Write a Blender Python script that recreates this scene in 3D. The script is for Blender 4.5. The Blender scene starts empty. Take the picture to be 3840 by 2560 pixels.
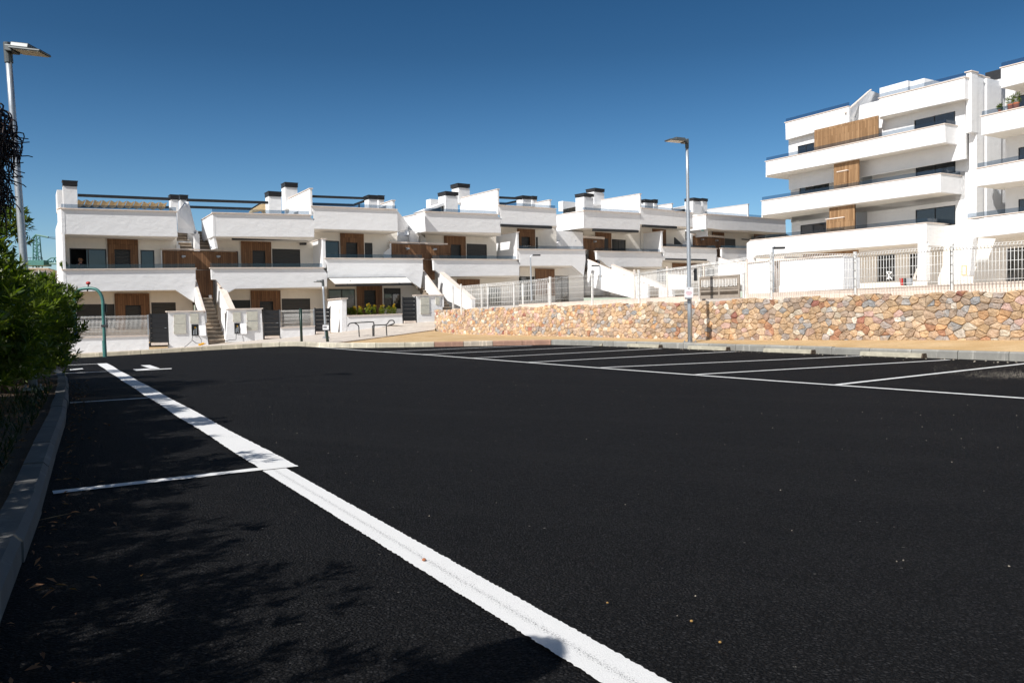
import bpy, bmesh, math, random
import numpy as np
from mathutils import Vector, Matrix
R = math.radians
rnd = random.Random(7)
scene = bpy.context.scene
col = scene.collection

# ------------------------------------------------------------------ camera model (photo 3840x2560)
FPX, PITCH, ROLL = 3072.5, .03079, -.015918
CAM = Vector((0, 0, 1.0))
_cp, _sp, _c, _s = math.cos(PITCH), math.sin(PITCH), math.cos(ROLL), math.sin(ROLL)
_up0 = Vector((0, _sp, _cp)); _r0 = Vector((1, 0, 0))
RIGHT = _r0*_c + _up0*_s
UP = -_s*_r0 + _c*_up0
FWD = Vector((0, _cp, -_sp))
cd = bpy.data.cameras.new('camera'); cam = bpy.data.objects.new('camera', cd); col.objects.link(cam)
cd.lens = FPX*36/3840; cd.sensor_width = 36; cd.clip_end = 5000; cd.clip_start = .05
cam.matrix_world = Matrix(((RIGHT.x, UP.x, -FWD.x, CAM.x), (RIGHT.y, UP.y, -FWD.y, CAM.y), (RIGHT.z, UP.z, -FWD.z, CAM.z), (0, 0, 0, 1)))
scene.camera = cam

def ray(x, y):
    return RIGHT*((x-1920)/FPX) - UP*((y-1280)/FPX) + FWD
def W(x, y, Y):                      # point of the place seen at a photo position, Y metres away
    d = ray(x, y); return CAM + d*(Y/d.y)
def G(x, y, z=0.0):                  # same, on a level plane
    d = ray(x, y); return CAM + d*((z-CAM.z)/d.z)
AU = .53356
U = Vector((-math.sin(AU), math.cos(AU), 0)); V = Vector((math.cos(AU), math.sin(AU), 0)); Zv = Vector((0, 0, 1))
def UVp(u, v, z=0.0): return U*u + V*v + Zv*z
class Fac:                           # a family of parallel facade planes, d metres behind the first
    def __init__(s, A, ang):
        s.A = Vector((A[0], A[1], 0)); s.th = R(ang)
        s.F = Vector((math.cos(s.th), math.sin(s.th), 0)); s.D = Vector((-math.sin(s.th), math.cos(s.th), 0))
    def p(s, x, y, d=0.0):
        r = ray(x, y); t = (d + (s.A-CAM).dot(s.D))/r.dot(s.D); return CAM + r*t
    def tz(s, x, y, d=0.0):
        q = s.p(x, y, d); return (q-s.A).dot(s.F), q.z
    def at(s, t, z, d): return s.A + s.F*t + s.D*d + Zv*z
def zoom(ox, oy, k): return lambda X, Y: (ox+X/k, oy+Y/k)
Z2 = zoom(200, 640, 2.24); Z3 = zoom(700, 660, 2.375); Z4 = zoom(1100, 680, 2.45); Z5 = zoom(1480, 660, 2.903)
Z6 = zoom(2060, 660, 2.903); Z7 = zoom(2460, 680, 2.45); A1 = zoom(2800, 220, 1.7048); A3 = zoom(3400, 640, 3.136)
A4 = zoom(2760, 820, 3.136); Z8 = zoom(900, 1100, 2.94); ZS = zoom(1180, 1000, 4.523); ZL = zoom(200, 1120, 3.36); ZM = zoom(600, 1060, 5.6)

# ------------------------------------------------------------------ mesh building
class MB:
    def __init__(s): s.v = []; s.f = []; s.m = []; s.cur = 0
    def face(s, pts):
        n = len(s.v); s.v += [Vector(p) for p in pts]; s.f.append(tuple(range(n, n+len(pts)))); s.m.append(s.cur)
    def prism(s, pts, vec):
        n = len(s.v); k = len(pts); vec = Vector(vec)
        s.v += [Vector(p) for p in pts] + [Vector(p)+vec for p in pts]
        fs = [tuple(range(n, n+k)), tuple(range(n+2*k-1, n+k-1, -1))]
        fs += [(n+i, n+k+i, n+k+(i+1) % k, n+(i+1) % k) for i in range(k)]
        s.f += fs; s.m += [s.cur]*len(fs); return s
    def box(s, c, ax, ay, az):        # centre and half axes
        c = Vector(c); ax = Vector(ax); ay = Vector(ay); az = Vector(az)
        return s.prism([c-ax-ay-az, c+ax-ay-az, c+ax+ay-az, c-ax+ay-az], az*2)
    def fbox(s, fac, t0, t1, z0, z1, d0, d1):
        a = fac.at
        return s.prism([a(t0, z0, d0), a(t1, z0, d0), a(t1, z1, d0), a(t0, z1, d0)], fac.D*(d1-d0))
    def tube(s, pts, r, n=8, cap=True):
        pts = [Vector(p) for p in pts]
        rs = r if isinstance(r, (list, tuple)) else [r]*len(pts)
        base = len(s.v); prev = None
        for i, p in enumerate(pts):
            tg = (pts[min(i+1, len(pts)-1)]-pts[max(i-1, 0)]).normalized()
            if prev is None:
                a = tg.cross(Vector((0, 0, 1)) if abs(tg.z) < .9 else Vector((1, 0, 0))).normalized()
            else:
                a = (prev-tg*prev.dot(tg)).normalized()
            prev = a; b = tg.cross(a)
            for k in range(n):
                an = 2*math.pi*k/n; s.v.append(p+(a*math.cos(an)+b*math.sin(an))*rs[i])
        for i in range(len(pts)-1):
            for k in range(n):
                s.f.append((base+i*n+k, base+i*n+(k+1) % n, base+(i+1)*n+(k+1) % n, base+(i+1)*n+k)); s.m.append(s.cur)
        if cap:
            s.f.append(tuple(base+k for k in range(n-1, -1, -1))); s.m.append(s.cur)
            e = base+(len(pts)-1)*n; s.f.append(tuple(e+k for k in range(n))); s.m.append(s.cur)
        return s
    def build(s, name, mat, parent=None, smooth=False, bevel=0.0, cols=None):
        org = Vector(parent['org']) if parent is not None else Vector((0, 0, 0))
        me = bpy.data.meshes.new(name)
        me.from_pydata([tuple(p-org) for p in s.v], [], s.f)
        mats = mat if isinstance(mat, (list, tuple)) else [mat]
        for m in mats: me.materials.append(m)
        if len(mats) > 1: me.polygons.foreach_set('material_index', s.m)
        bm = bmesh.new(); bm.from_mesh(me); bmesh.ops.recalc_face_normals(bm, faces=bm.faces); bm.to_mesh(me); bm.free()
        if smooth: me.polygons.foreach_set('use_smooth', [True]*len(me.polygons))
        if cols is not None:
            a = me.color_attributes.new('Col', 'FLOAT_COLOR', 'POINT'); a.data.foreach_set('color', np.array(cols, dtype=np.float32).ravel())
        o = bpy.data.objects.new(name, me); col.objects.link(o)
        if parent is not None: o.parent = parent
        o['org'] = tuple(org)
        if bevel:
            b = o.modifiers.new('bevel', 'BEVEL'); b.width = bevel; b.segments = 2; b.limit_method = 'ANGLE'; b.angle_limit = R(40)
        return o
def np_mesh(name, verts, quads, mat, parent=None, colr=None, smooth=False):
    org = np.array(parent['org']) if parent is not None else np.zeros(3)
    verts = np.asarray(verts, dtype=np.float32)-org.astype(np.float32); quads = np.asarray(quads, dtype=np.int32)
    me = bpy.data.meshes.new(name); n, k = quads.shape
    me.vertices.add(len(verts)); me.vertices.foreach_set('co', verts.ravel())
    me.loops.add(n*k); me.loops.foreach_set('vertex_index', quads.ravel())
    me.polygons.add(n); me.polygons.foreach_set('loop_start', np.arange(0, n*k, k, dtype=np.int32))
    if smooth: me.polygons.foreach_set('use_smooth', np.ones(n, dtype=bool))
    me.update(calc_edges=True); me.validate(); me.materials.append(mat)
    if colr is not None:
        a = me.color_attributes.new('Col', 'FLOAT_COLOR', 'POINT'); a.data.foreach_set('color', np.asarray(colr, dtype=np.float32).ravel())
    o = bpy.data.objects.new(name, me); col.objects.link(o); o['org'] = tuple(float(x) for x in org)
    if parent is not None: o.parent = parent
    return o
def wires(name, segs, r, mat, parent=None):      # many thin square rods in one mesh
    segs = [(np.array(a), np.array(b)) for a, b in segs]; vs = []; qs = []
    for a, b in segs:
        t = b-a; t = t/np.linalg.norm(t)
        h = np.array([0, 0, 1.]) if abs(t[2]) < .9 else np.array([1., 0, 0])
        x = np.cross(t, h); x /= np.linalg.norm(x); y = np.cross(t, x); n = len(vs)
        for e in (a, b):
            for sx, sy in ((-1, -1), (1, -1), (1, 1), (-1, 1)): vs.append(e+(x*sx+y*sy)*r)
        for k in range(4): qs.append((n+k, n+(k+1) % 4, n+4+(k+1) % 4, n+4+k))
        qs.append((n+3, n+2, n+1, n)); qs.append((n+4, n+5, n+6, n+7))
    return np_mesh(name, vs, qs, mat, parent)
def thing(name, label, cat, loc=(0, 0, 0), group=None):
    o = bpy.data.objects.new(name, None); col.objects.link(o); o.location = loc; o['org'] = tuple(loc); o.empty_display_size = .3
    return tag(o, label, cat, group)
def tag(o, label, cat, group=None, kind=None):
    if label: o['label'] = label
    if cat: o['category'] = cat
    if group: o['group'] = group
    if kind: o['kind'] = kind
    return o
def struct(o): o['kind'] = 'structure'; return o
def dup(root, off, label, rotz=None):
    r = root.copy(); col.objects.link(r); r.location = Vector(off); r['label'] = label
    if rotz is not None: r.rotation_euler.z = rotz
    for ch in root.children:
        c = ch.copy(); col.objects.link(c); c.parent = r
        for g in ch.children:
            e = g.copy(); col.objects.link(e); e.parent = c
    return r

# ------------------------------------------------------------------ materials
def newmat(name):
    m = bpy.data.materials.new(name); m.use_nodes = True; nt = m.node_tree
    b = nt.nodes['Principled BSDF']; return m, nt, b
def N(nt, t, **kw):
    n = nt.nodes.new(t)
    for k, v in kw.items():
        if k in n.inputs: n.inputs[k].default_value = v
        else: setattr(n, k, v)
    return n
def L(nt, a, b): nt.links.new(a, b)
def ramp(nt, fac, stops):
    r = nt.nodes.new('ShaderNodeValToRGB'); L(nt, fac, r.inputs[0]); e = r.color_ramp.elements
    while len(e) < len(stops): e.new(.5)
    for i, (p, c) in enumerate(stops):
        e[i].position = p; e[i].color = (c[0], c[1], c[2], 1) if not isinstance(c, (int, float)) else (c, c, c, 1)
    return r.outputs[0]
def mixc(nt, f, a, b, mode='MIX'):
    m = nt.nodes.new('ShaderNodeMix'); m.data_type = 'RGBA'; m.blend_type = mode
    for s, v in ((0, f), (6, a), (7, b)):
        if hasattr(v, 'is_output'): L(nt, v, m.inputs[s])
        elif s == 0: m.inputs[0].default_value = v
        else: m.inputs[s].default_value = (v[0], v[1], v[2], 1)
    return m.outputs[2]
def objco(nt, scale=(1, 1, 1), rot=0.0):
    t = nt.nodes.new('ShaderNodeTexCoord'); mp = nt.nodes.new('ShaderNodeMapping')
    r = nt.nodes.new('ShaderNodeMapping'); r.inputs['Rotation'].default_value = (0, 0, -rot)
    L(nt, t.outputs['Object'], r.inputs[0]); L(nt, r.outputs[0], mp.inputs[0]); mp.inputs['Scale'].default_value = scale
    return mp.outputs[0]
def noise(nt, co, scale, detail=4, rough=.6):
    n = nt.nodes.new('ShaderNodeTexNoise'); L(nt, co, n.inputs['Vector']); n.inputs['Scale'].default_value = scale
    n.inputs['Detail'].default_value = detail; n.inputs['Roughness'].default_value = rough; return n.outputs['Fac']
def bump(nt, b, h, strength, dist):
    n = nt.nodes.new('ShaderNodeBump'); n.inputs['Strength'].default_value = strength; n.inputs['Distance'].default_value = dist
    L(nt, h, n.inputs['Height']); L(nt, n.outputs[0], b.inputs['Normal'])
def stucco(name, c, var=.06):
    m, nt, b = newmat(name); co = objco(nt)
    n1 = noise(nt, co, .9, 5); n2 = noise(nt, co, 9, 4)
    cs = objco(nt, (2.2, 2.2, .18)); st = noise(nt, cs, 1.3, 5, .7)
    base = mixc(nt, ramp(nt, n1, [(.3, 0), (.75, 1)]), c, tuple(x*(1-var) for x in c))
    streak = ramp(nt, st, [(.55, 0), (.8, .38)])
    base = mixc(nt, streak, base, tuple(x*.78 for x in c))
    L(nt, base, b.inputs['Base Color']); b.inputs['Roughness'].default_value = .85
    b.inputs['Specular IOR Level'].default_value = .2
    a = N(nt, 'ShaderNodeMath', operation='MULTIPLY_ADD'); L(nt, n2, a.inputs[0]); a.inputs[1].default_value = .22
    n3 = noise(nt, objco(nt, (1, 1, 1.6)), 2.6, 3); L(nt, n3, a.inputs[2])
    bump(nt, b, a.outputs[0], .55, .04)
    return m
def plain(name, c, rough=.5, metal=0.0, spec=.5, var=.12, nscale=6, bmp=0.0):
    m, nt, b = newmat(name); co = objco(nt); n = noise(nt, co, nscale, 5)
    L(nt, mixc(nt, ramp(nt, n, [(.3, 0), (.7, 1)]), tuple(x*(1-var) for x in c), tuple(min(1, x*(1+var)) for x in c)), b.inputs['Base Color'])
    b.inputs['Roughness'].default_value = rough; b.inputs['Metallic'].default_value = metal; b.inputs['Specular IOR Level'].default_value = spec
    if bmp: bump(nt, b, n, bmp, .01)
    return m
def wood(name, th, c1, c2, pw=.11):
    m, nt, b = newmat(name); t = nt.nodes.new('ShaderNodeTexCoord')
    r = nt.nodes.new('ShaderNodeMapping'); r.inputs['Rotation'].default_value = (0, 0, -th); L(nt, t.outputs['Object'], r.inputs[0])
    sp = N(nt, 'ShaderNodeSeparateXYZ'); L(nt, r.outputs[0], sp.inputs[0])
    cb = N(nt, 'ShaderNodeCombineXYZ'); L(nt, sp.outputs['Z'], cb.inputs['X']); L(nt, sp.outputs['X'], cb.inputs['Y'])
    br = nt.nodes.new('ShaderNodeTexBrick'); L(nt, cb.outputs[0], br.inputs['Vector'])
    br.inputs['Scale'].default_value = 1; br.inputs['Brick Width'].default_value = 1.3; br.inputs['Row Height'].default_value = pw
    br.inputs['Mortar Size'].default_value = .006; br.offset = .37; br.offset_frequency = 3
    br.inputs['Color1'].default_value = (*c1, 1); br.inputs['Color2'].default_value = (*c2, 1); br.inputs['Mortar'].default_value = tuple(x*.35 for x in c2)+(1,)
    cm = N(nt, 'ShaderNodeMapping'); L(nt, r.outputs[0], cm.inputs[0]); cm.inputs['Scale'].default_value = (22, 22, 1.6)
    g = noise(nt, cm.outputs[0], 1.0, 6, .65)
    cc = mixc(nt, .75, br.outputs['Color'], ramp(nt, g, [(.25, .42), (.75, 1.0)]), 'MULTIPLY')
    L(nt, cc, b.inputs['Base Color']); b.inputs['Roughness'].default_value = .6; b.inputs['Specular IOR Level'].default_value = .3
    bump(nt, b, br.outputs['Fac'], -.4, .01)
    return m
def shutter(name, c):
    m, nt, b = newmat(name); t = nt.nodes.new('ShaderNodeTexCoord'); w = nt.nodes.new('ShaderNodeTexWave')
    w.wave_type = 'BANDS'; w.bands_direction = 'Z'; w.inputs['Scale'].default_value = 3.2; L(nt, t.outputs['Object'], w.inputs[0])
    b.inputs['Base Color'].default_value = (*c, 1); b.inputs['Roughness'].default_value = .5
    bump(nt, b, w.outputs['Fac'], .6, .02); return m
def glassrail(name):
    m, nt, b = newmat(name); nt.nodes.remove(b); out = nt.nodes['Material Output']
    tr = N(nt, 'ShaderNodeBsdfTransparent'); tr.inputs[0].default_value = (.66, .70, .745, 1)
    gl = N(nt, 'ShaderNodeBsdfGlossy'); gl.inputs['Roughness'].default_value = .02; gl.inputs[0].default_value = (.9, .95, 1, 1)
    lw = N(nt, 'ShaderNodeLayerWeight'); pw = N(nt, 'ShaderNodeMath', operation='POWER'); L(nt, lw.outputs['Facing'], pw.inputs[0]); pw.inputs[1].default_value = 5
    ad = N(nt, 'ShaderNodeMath', operation='MULTIPLY_ADD'); L(nt, pw.outputs[0], ad.inputs[0]); ad.inputs[1].default_value = .5; ad.inputs[2].default_value = .04
    mx = N(nt, 'ShaderNodeMixShader'); L(nt, ad.outputs[0], mx.inputs[0]); L(nt, tr.outputs[0], mx.inputs[1]); L(nt, gl.outputs[0], mx.inputs[2])
    L(nt, mx.outputs[0], out.inputs[0]); return m
def pane(name, c, tint=.5):
    m, nt, b = newmat(name); b.inputs['Base Color'].default_value = (*c, 1); b.inputs['Roughness'].default_value = .03
    b.inputs['Specular IOR Level'].default_value = .8; b.inputs['IOR'].default_value = 1.6
    n = noise(nt, objco(nt), 1.2, 2); bump(nt, b, n, .04, .05); return m

M = {}
M['white'] = stucco('white_render', (.80, .80, .80)); M['cream'] = stucco('cream_bounce_render', (.80, .76, .69), .04)  # cream puts warm bounced light into white recess walls; other walls truly cream
M['cop'] = plain('coping_stone', (.72, .62, .54), .7); M['tile'] = plain('terrace_tile', (.55, .48, .40), .7)
M['dark'] = plain('anthracite_metal', (.022, .023, .025), .45, 0, .5); M['black'] = plain('black_metal', (.014, .015, .017), .5)
M['shut'] = shutter('roller_slats', (.035, .036, .035)); M['rail'] = glassrail('rail_glass')
M['pane'] = pane('window_glass', (.010, .014, .019)); M['paned'] = pane('dim_glass', (.035, .035, .03)); M['room'] = plain('dark_room', (.008, .008, .008), .9)
M['galv'] = plain('galvanised', (.42, .45, .48), .45, .55, .5, .1, 30); M['cap'] = plain('chimney_cap_metal', (.02, .02, .022), .5)
M['fence'] = plain('white_powder_coat', (.80, .79, .76), .5); M['fgreen'] = plain('teal_paint', (.05, .17, .15), .4, 0, .5, .25, 14)
M['dgreen'] = plain('dark_green_paint', (.012, .035, .025), .4); M['tan'] = plain('shade_cloth', (.64, .48, .28), .9, 0, .1, .15, 4)
M['awn'] = plain('awning_fabric', (.85, .83, .78), .9); M['grey'] = plain('meter_door', (.50, .49, .42), .5); M['conc'] = plain('concrete', (.42, .39, .34), .9, 0, .2, .3, 4, .3)
M['riser'] = plain('riser_stone_shaded', (.26, .21, .16), .85, 0, .2, .2, 4, .2); M['step'] = plain('tread_stone_lit', (.56, .47, .37), .85, 0, .2, .2, 4, .2); M['red'] = plain('red_plastic', (.45, .02, .015), .4); M['yel'] = plain('yellow_plastic', (.75, .38, .01), .4)  # dark riser, pale tread: shade and light put into the stone colour
M['blue'] = plain('blue_rubber', (.02, .06, .25), .6); M['terra'] = plain('terracotta', (.42, .13, .06), .8); M['signw'] = plain('sign_white', (.80, .79, .80), .4)
M['signr'] = plain('sign_ink', (.68, .38, .42), .5); M['ink'] = plain('sign_text', (.05, .05, .06), .5); M['taupe'] = plain('taupe_bars', (.33, .28, .23), .6)
M['lens'] = plain('lamp_lens', (.62, .55, .42), .25); M['steelg'] = plain('lamp_head_metal', (.10, .11, .11), .45, .3)
# ------------------------------------------------------------------ ground materials
def asphalt():
    m, nt, b = newmat('asphalt'); co = objco(nt)
    big = noise(nt, co, .35, 5, .6); mid = noise(nt, co, 3.2, 5, .65)
    agg = N(nt, 'ShaderNodeTexVoronoi'); L(nt, co, agg.inputs['Vector']); agg.inputs['Scale'].default_value = 95
    fine = noise(nt, co, 150, 3, .7)
    base = mixc(nt, ramp(nt, big, [(.3, 0), (.7, 1)]), (.0108, .0107, .0116), (.0190, .0186, .0198))
    base = mixc(nt, .5, base, ramp(nt, mid, [(.3, .55), (.7, 1.25)]), 'MULTIPLY')
    sep = N(nt, 'ShaderNodeSeparateColor'); L(nt, agg.outputs['Color'], sep.inputs[0])
    base = mixc(nt, ramp(nt, sep.outputs[0], [(.45, 0), (1., .9)]), base, (.036, .0355, .037))
    sp = N(nt, 'ShaderNodeTexVoronoi'); L(nt, co, sp.inputs['Vector']); sp.inputs['Scale'].default_value = 14
    s2 = N(nt, 'ShaderNodeSeparateColor'); L(nt, sp.outputs['Color'], s2.inputs[0])
    a = N(nt, 'ShaderNodeMath', operation='LESS_THAN'); L(nt, sp.outputs['Distance'], a.inputs[0]); a.inputs[1].default_value = .085
    c = N(nt, 'ShaderNodeMath', operation='GREATER_THAN'); L(nt, s2.outputs[0], c.inputs[0]); c.inputs[1].default_value = .93
    d = N(nt, 'ShaderNodeMath', operation='MULTIPLY'); L(nt, a.outputs[0], d.inputs[0]); L(nt, c.outputs[0], d.inputs[1])
    base = mixc(nt, d.outputs[0], base, (.30, .28, .25))
    # pale scuffs and wheel arcs
    cs = objco(nt, (.35, 2.5, 1), .53); sc = noise(nt, cs, 1.6, 5, .7)
    gp = ramp(nt, agg.outputs['Distance'], [(.35, 1.0), (.75, .35)]); base = mixc(nt, 1.0, base, gp, 'MULTIPLY')
    base = mixc(nt, ramp(nt, sc, [(.60, 0), (.86, .28)]), base, (.045, .043, .041))
    st = noise(nt, objco(nt, (.16, 1.6, 1), -.5), .8, 5, .65); base = mixc(nt, ramp(nt, st, [(.48, 0), (.78, .45)]), base, (.030, .0295, .030))
    cr = N(nt, 'ShaderNodeTexVoronoi'); L(nt, co, cr.inputs['Vector']); cr.inputs['Scale'].default_value = 62; cr.feature = 'DISTANCE_TO_EDGE'
    base = mixc(nt, 1.0, base, ramp(nt, cr.outputs['Distance'], [(.02, .25), (.16, 1.25)]), 'MULTIPLY')
    L(nt, base, b.inputs['Base Color']); b.inputs['Roughness'].default_value = .82; b.inputs['Specular IOR Level'].default_value = .13
    h = N(nt, 'ShaderNodeMath', operation='ADD'); L(nt, agg.outputs['Distance'], h.inputs[0]); L(nt, fine, h.inputs[1])
    h2 = N(nt, 'ShaderNodeMath', operation='MULTIPLY_ADD'); L(nt, cr.outputs['Distance'], h2.inputs[0]); h2.inputs[1].default_value = 2.5; L(nt, h.outputs[0], h2.inputs[2])
    bump(nt, b, h2.outputs[0], 1.0, .014); return m
def paint():
    m, nt, b = newmat('road_paint'); co = objco(nt)
    n1 = noise(nt, co, 170, 4, .75); n2 = noise(nt, co, 2.2, 4); n3 = noise(nt, co, 34, 4, .7)
    s = N(nt, 'ShaderNodeMath', operation='MULTIPLY_ADD'); L(nt, n2, s.inputs[0]); s.inputs[1].default_value = .30; L(nt, n1, s.inputs[2])
    s2 = N(nt, 'ShaderNodeMath', operation='MULTIPLY_ADD'); L(nt, n3, s2.inputs[0]); s2.inputs[1].default_value = .25; L(nt, s.outputs[0], s2.inputs[2])
    L(nt, mixc(nt, ramp(nt, s2.outputs[0], [(.90, 0), (1.02, .85)]), mixc(nt, n3, (.70, .70, .69), (.82, .81, .79)), (.035, .035, .037)), b.inputs['Base Color'])
    sx = N(nt, 'ShaderNodeSeparateXYZ'); L(nt, objco(nt, (1, 1, 1), AU), sx.inputs[0])
    d1 = N(nt, 'ShaderNodeMath', operation='SUBTRACT'); L(nt, sx.outputs['X'], d1.inputs[0]); d1.inputs[1].default_value = 1.385
    d2 = N(nt, 'ShaderNodeMath', operation='ABSOLUTE'); L(nt, d1.outputs[0], d2.inputs[0])
    uu = N(nt, 'ShaderNodeMath', operation='LESS_THAN'); L(nt, sx.outputs['Y'], uu.inputs[0]); uu.inputs[1].default_value = 5.5
    d3 = N(nt, 'ShaderNodeMath', operation='MULTIPLY_ADD'); L(nt, n1, d3.inputs[0]); d3.inputs[1].default_value = -.2; L(nt, d2.outputs[0], d3.inputs[2])
    wr = N(nt, 'ShaderNodeMath', operation='MULTIPLY'); L(nt, ramp(nt, d3.outputs[0], [(0, .0), (1, 1)]), wr.inputs[1]); L(nt, uu.outputs[0], wr.inputs[0])
    mr = N(nt, 'ShaderNodeMapRange'); L(nt, d3.outputs[0], mr.inputs[0]); mr.inputs[1].default_value = -.112; mr.inputs[2].default_value = -.097; mr.inputs[3].default_value = .75; mr.inputs[4].default_value = 0
    L(nt, mr.outputs[0], wr.inputs[1])
    old = b.inputs['Base Color'].links[0].from_socket
    L(nt, mixc(nt, wr.outputs[0], old, (.10, .10, .105)), b.inputs['Base Color'])
    b.inputs['Roughness'].default_value = .75; b.inputs['Specular IOR Level'].default_value = .25
    bump(nt, b, n1, .5, .006); return m
def sand():
    m, nt, b = newmat('sandy_soil'); co = objco(nt); n1 = noise(nt, co, 1.1, 6, .65); n2 = noise(nt, co, 40, 4)
    c = mixc(nt, ramp(nt, n1, [(.3, 0), (.7, 1)]), (.50, .32, .14), (.66, .47, .26)); c = mixc(nt, .5, c, ramp(nt, n2, [(.3, .6), (.7, 1.2)]), 'MULTIPLY')
    L(nt, c, b.inputs['Base Color']); b.inputs['Roughness'].default_value = .95; bump(nt, b, n2, .6, .03); return m
def soil():
    m, nt, b = newmat('bed_soil'); co = objco(nt); n1 = noise(nt, co, 3, 6, .65); n2 = noise(nt, co, 50, 4)
    c = mixc(nt, ramp(nt, n1, [(.3, 0), (.7, 1)]), (.05, .032, .02), (.11, .07, .045)); c = mixc(nt, .5, c, ramp(nt, n2, [(.3, .6), (.7, 1.2)]), 'MULTIPLY')
    L(nt, c, b.inputs['Base Color']); b.inputs['Roughness'].default_value = .95; bump(nt, b, n2, .8, .03); return m
def paving():
    m, nt, b = newmat('paving'); co = objco(nt, (1, 1, 1), AU)
    br = nt.nodes.new('ShaderNodeTexBrick'); L(nt, co, br.inputs['Vector']); br.inputs['Scale'].default_value = 1
    br.inputs['Brick Width'].default_value = .4; br.inputs['Row Height'].default_value = .4; br.inputs['Mortar Size'].default_value = .008
    br.inputs['Color1'].default_value = (.62, .54, .46, 1); br.inputs['Color2'].default_value = (.70, .62, .53, 1); br.inputs['Mortar'].default_value = (.42, .36, .3, 1)
    n = noise(nt, co, 1.4, 6, .7)
    L(nt, mixc(nt, .7, br.outputs['Color'], ramp(nt, n, [(.3, .7), (.7, 1.1)]), 'MULTIPLY'), b.inputs['Base Color']); b.inputs['Roughness'].default_value = .85; return m
def kerbmat(name, c, c2):
    m, nt, b = newmat(name); co = objco(nt); n1 = noise(nt, co, 2.5, 6, .7); n2 = noise(nt, objco(nt, (6, 6, 1)), 1.2, 5, .7)
    at = N(nt, 'ShaderNodeVertexColor'); at.layer_name = 'Col'
    cc = mixc(nt, ramp(nt, n1, [(.35, 0), (.7, 1)]), c, c2); cc = mixc(nt, ramp(nt, n2, [(.55, 0), (.8, .6)]), cc, (.75, .72, .66))
    L(nt, mixc(nt, 1.0, cc, at.outputs[0], 'MULTIPLY'), b.inputs['Base Color']); b.inputs['Roughness'].default_value = .9; bump(nt, b, n1, .3, .02); return m
def stonemat():
    m, nt, b = newmat('rubble_stone'); co = objco(nt); at = N(nt, 'ShaderNodeVertexColor'); at.layer_name = 'Col'
    n1 = noise(nt, co, 7, 7, .72); n2 = noise(nt, co, 34, 5, .7); n3 = noise(nt, co, 3.5, 4)
    c = mixc(nt, 1.0, at.outputs[0], ramp(nt, n1, [(.28, .62), (.72, 1.3)]), 'MULTIPLY')
    c = mixc(nt, ramp(nt, n3, [(.55, 0), (.75, .45)]), c, (.62, .38, .18)); c = mixc(nt, ramp(nt, n2, [(.62, 0), (.8, .5)]), c, (.70, .60, .48))
    L(nt, c, b.inputs['Base Color']); b.inputs['Roughness'].default_value = .88; b.inputs['Specular IOR Level'].default_value = .25
    h = N(nt, 'ShaderNodeMath', operation='MULTIPLY_ADD'); L(nt, n2, h.inputs[0]); h.inputs[1].default_value = .4; L(nt, n1, h.inputs[2])
    bump(nt, b, h.outputs[0], .9, .05); return m
def leafmat(name, c1, c2, trans=.38, rough=.36):
    m, nt, b = newmat(name); at = N(nt, 'ShaderNodeVertexColor'); at.layer_name = 'Col'
    sp = N(nt, 'ShaderNodeSeparateColor'); L(nt, at.outputs[0], sp.inputs[0])
    c = mixc(nt, sp.outputs[0], c1, c2); L(nt, c, b.inputs['Base Color'])
    b.inputs['Roughness'].default_value = rough; b.inputs['Specular IOR Level'].default_value = .5
    tl = N(nt, 'ShaderNodeBsdfTranslucent'); L(nt, mixc(nt, 1.0, c, (1.5, 1.7, .5), 'MULTIPLY'), tl.inputs[0])
    mx = N(nt, 'ShaderNodeMixShader'); mx.inputs[0].default_value = trans; out = nt.nodes['Material Output']
    L(nt, b.outputs[0], mx.inputs[1]); L(nt, tl.outputs[0], mx.inputs[2]); L(nt, mx.outputs[0], out.inputs[0]); return m
M['asph'] = asphalt(); M['paint'] = paint(); M['sand'] = sand(); M['soil'] = soil(); M['pave'] = paving(); M['stone'] = stonemat()
M['kerb'] = kerbmat('kerb_concrete', (.30, .295, .275), (.22, .215, .205)); M['mortar'] = plain('mortar', (.50, .38, .26), .95, 0, .1, .3, 20, .5)
M['leaf'] = leafmat('hedge_leaf', (.032, .070, .008), (.19, .235, .028)); M['leaf2'] = leafmat('tree_leaf', (.05, .09, .012), (.14, .16, .03), .45)
M['bark'] = plain('bark', (.10, .075, .055), .95, 0, .1, .4, 18, .8); M['litter'] = leafmat('dry_leaf', (.16, .07, .03), (.40, .20, .10), .2, .8)
M['grass'] = leafmat('bed_grass', (.012, .028, .008), (.03, .05, .012), .3)

# ------------------------------------------------------------------ ground and lot
def sm(x): x = max(0, min(1, x)); return x*x*(3-2*x)
def lotz(X, Y):
    sx = max(0, min(1, (-X-8.4)/10.3)); sy = sm((Y-20)/14); return -.49*sx*sy
b = MB(); b.face([(-2500, -2500, -.75), (2500, -2500, -.75), (2500, 2500, -.75), (-2500, 2500, -.75)]); struct(b.build('ground', M['sand']))
nx, ny = 70, 60; vs = []; qs = []
for j in range(ny+1):
    for i in range(nx+1):
        X = -34+i*70/nx; Y = -22+j*60/ny; vs.append((X, Y, lotz(X, Y)))
for j in range(ny):
    for i in range(nx):
        a = j*(nx+1)+i
        c = (Vector(vs[a])+Vector(vs[a+nx+2]))/2
        if c.dot(V) > 17.5 and c.y < 60: continue
        qs.append((a, a+1, a+nx+2, a+nx+1))
struct(np_mesh('road', vs, qs, M['asph']))
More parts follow.
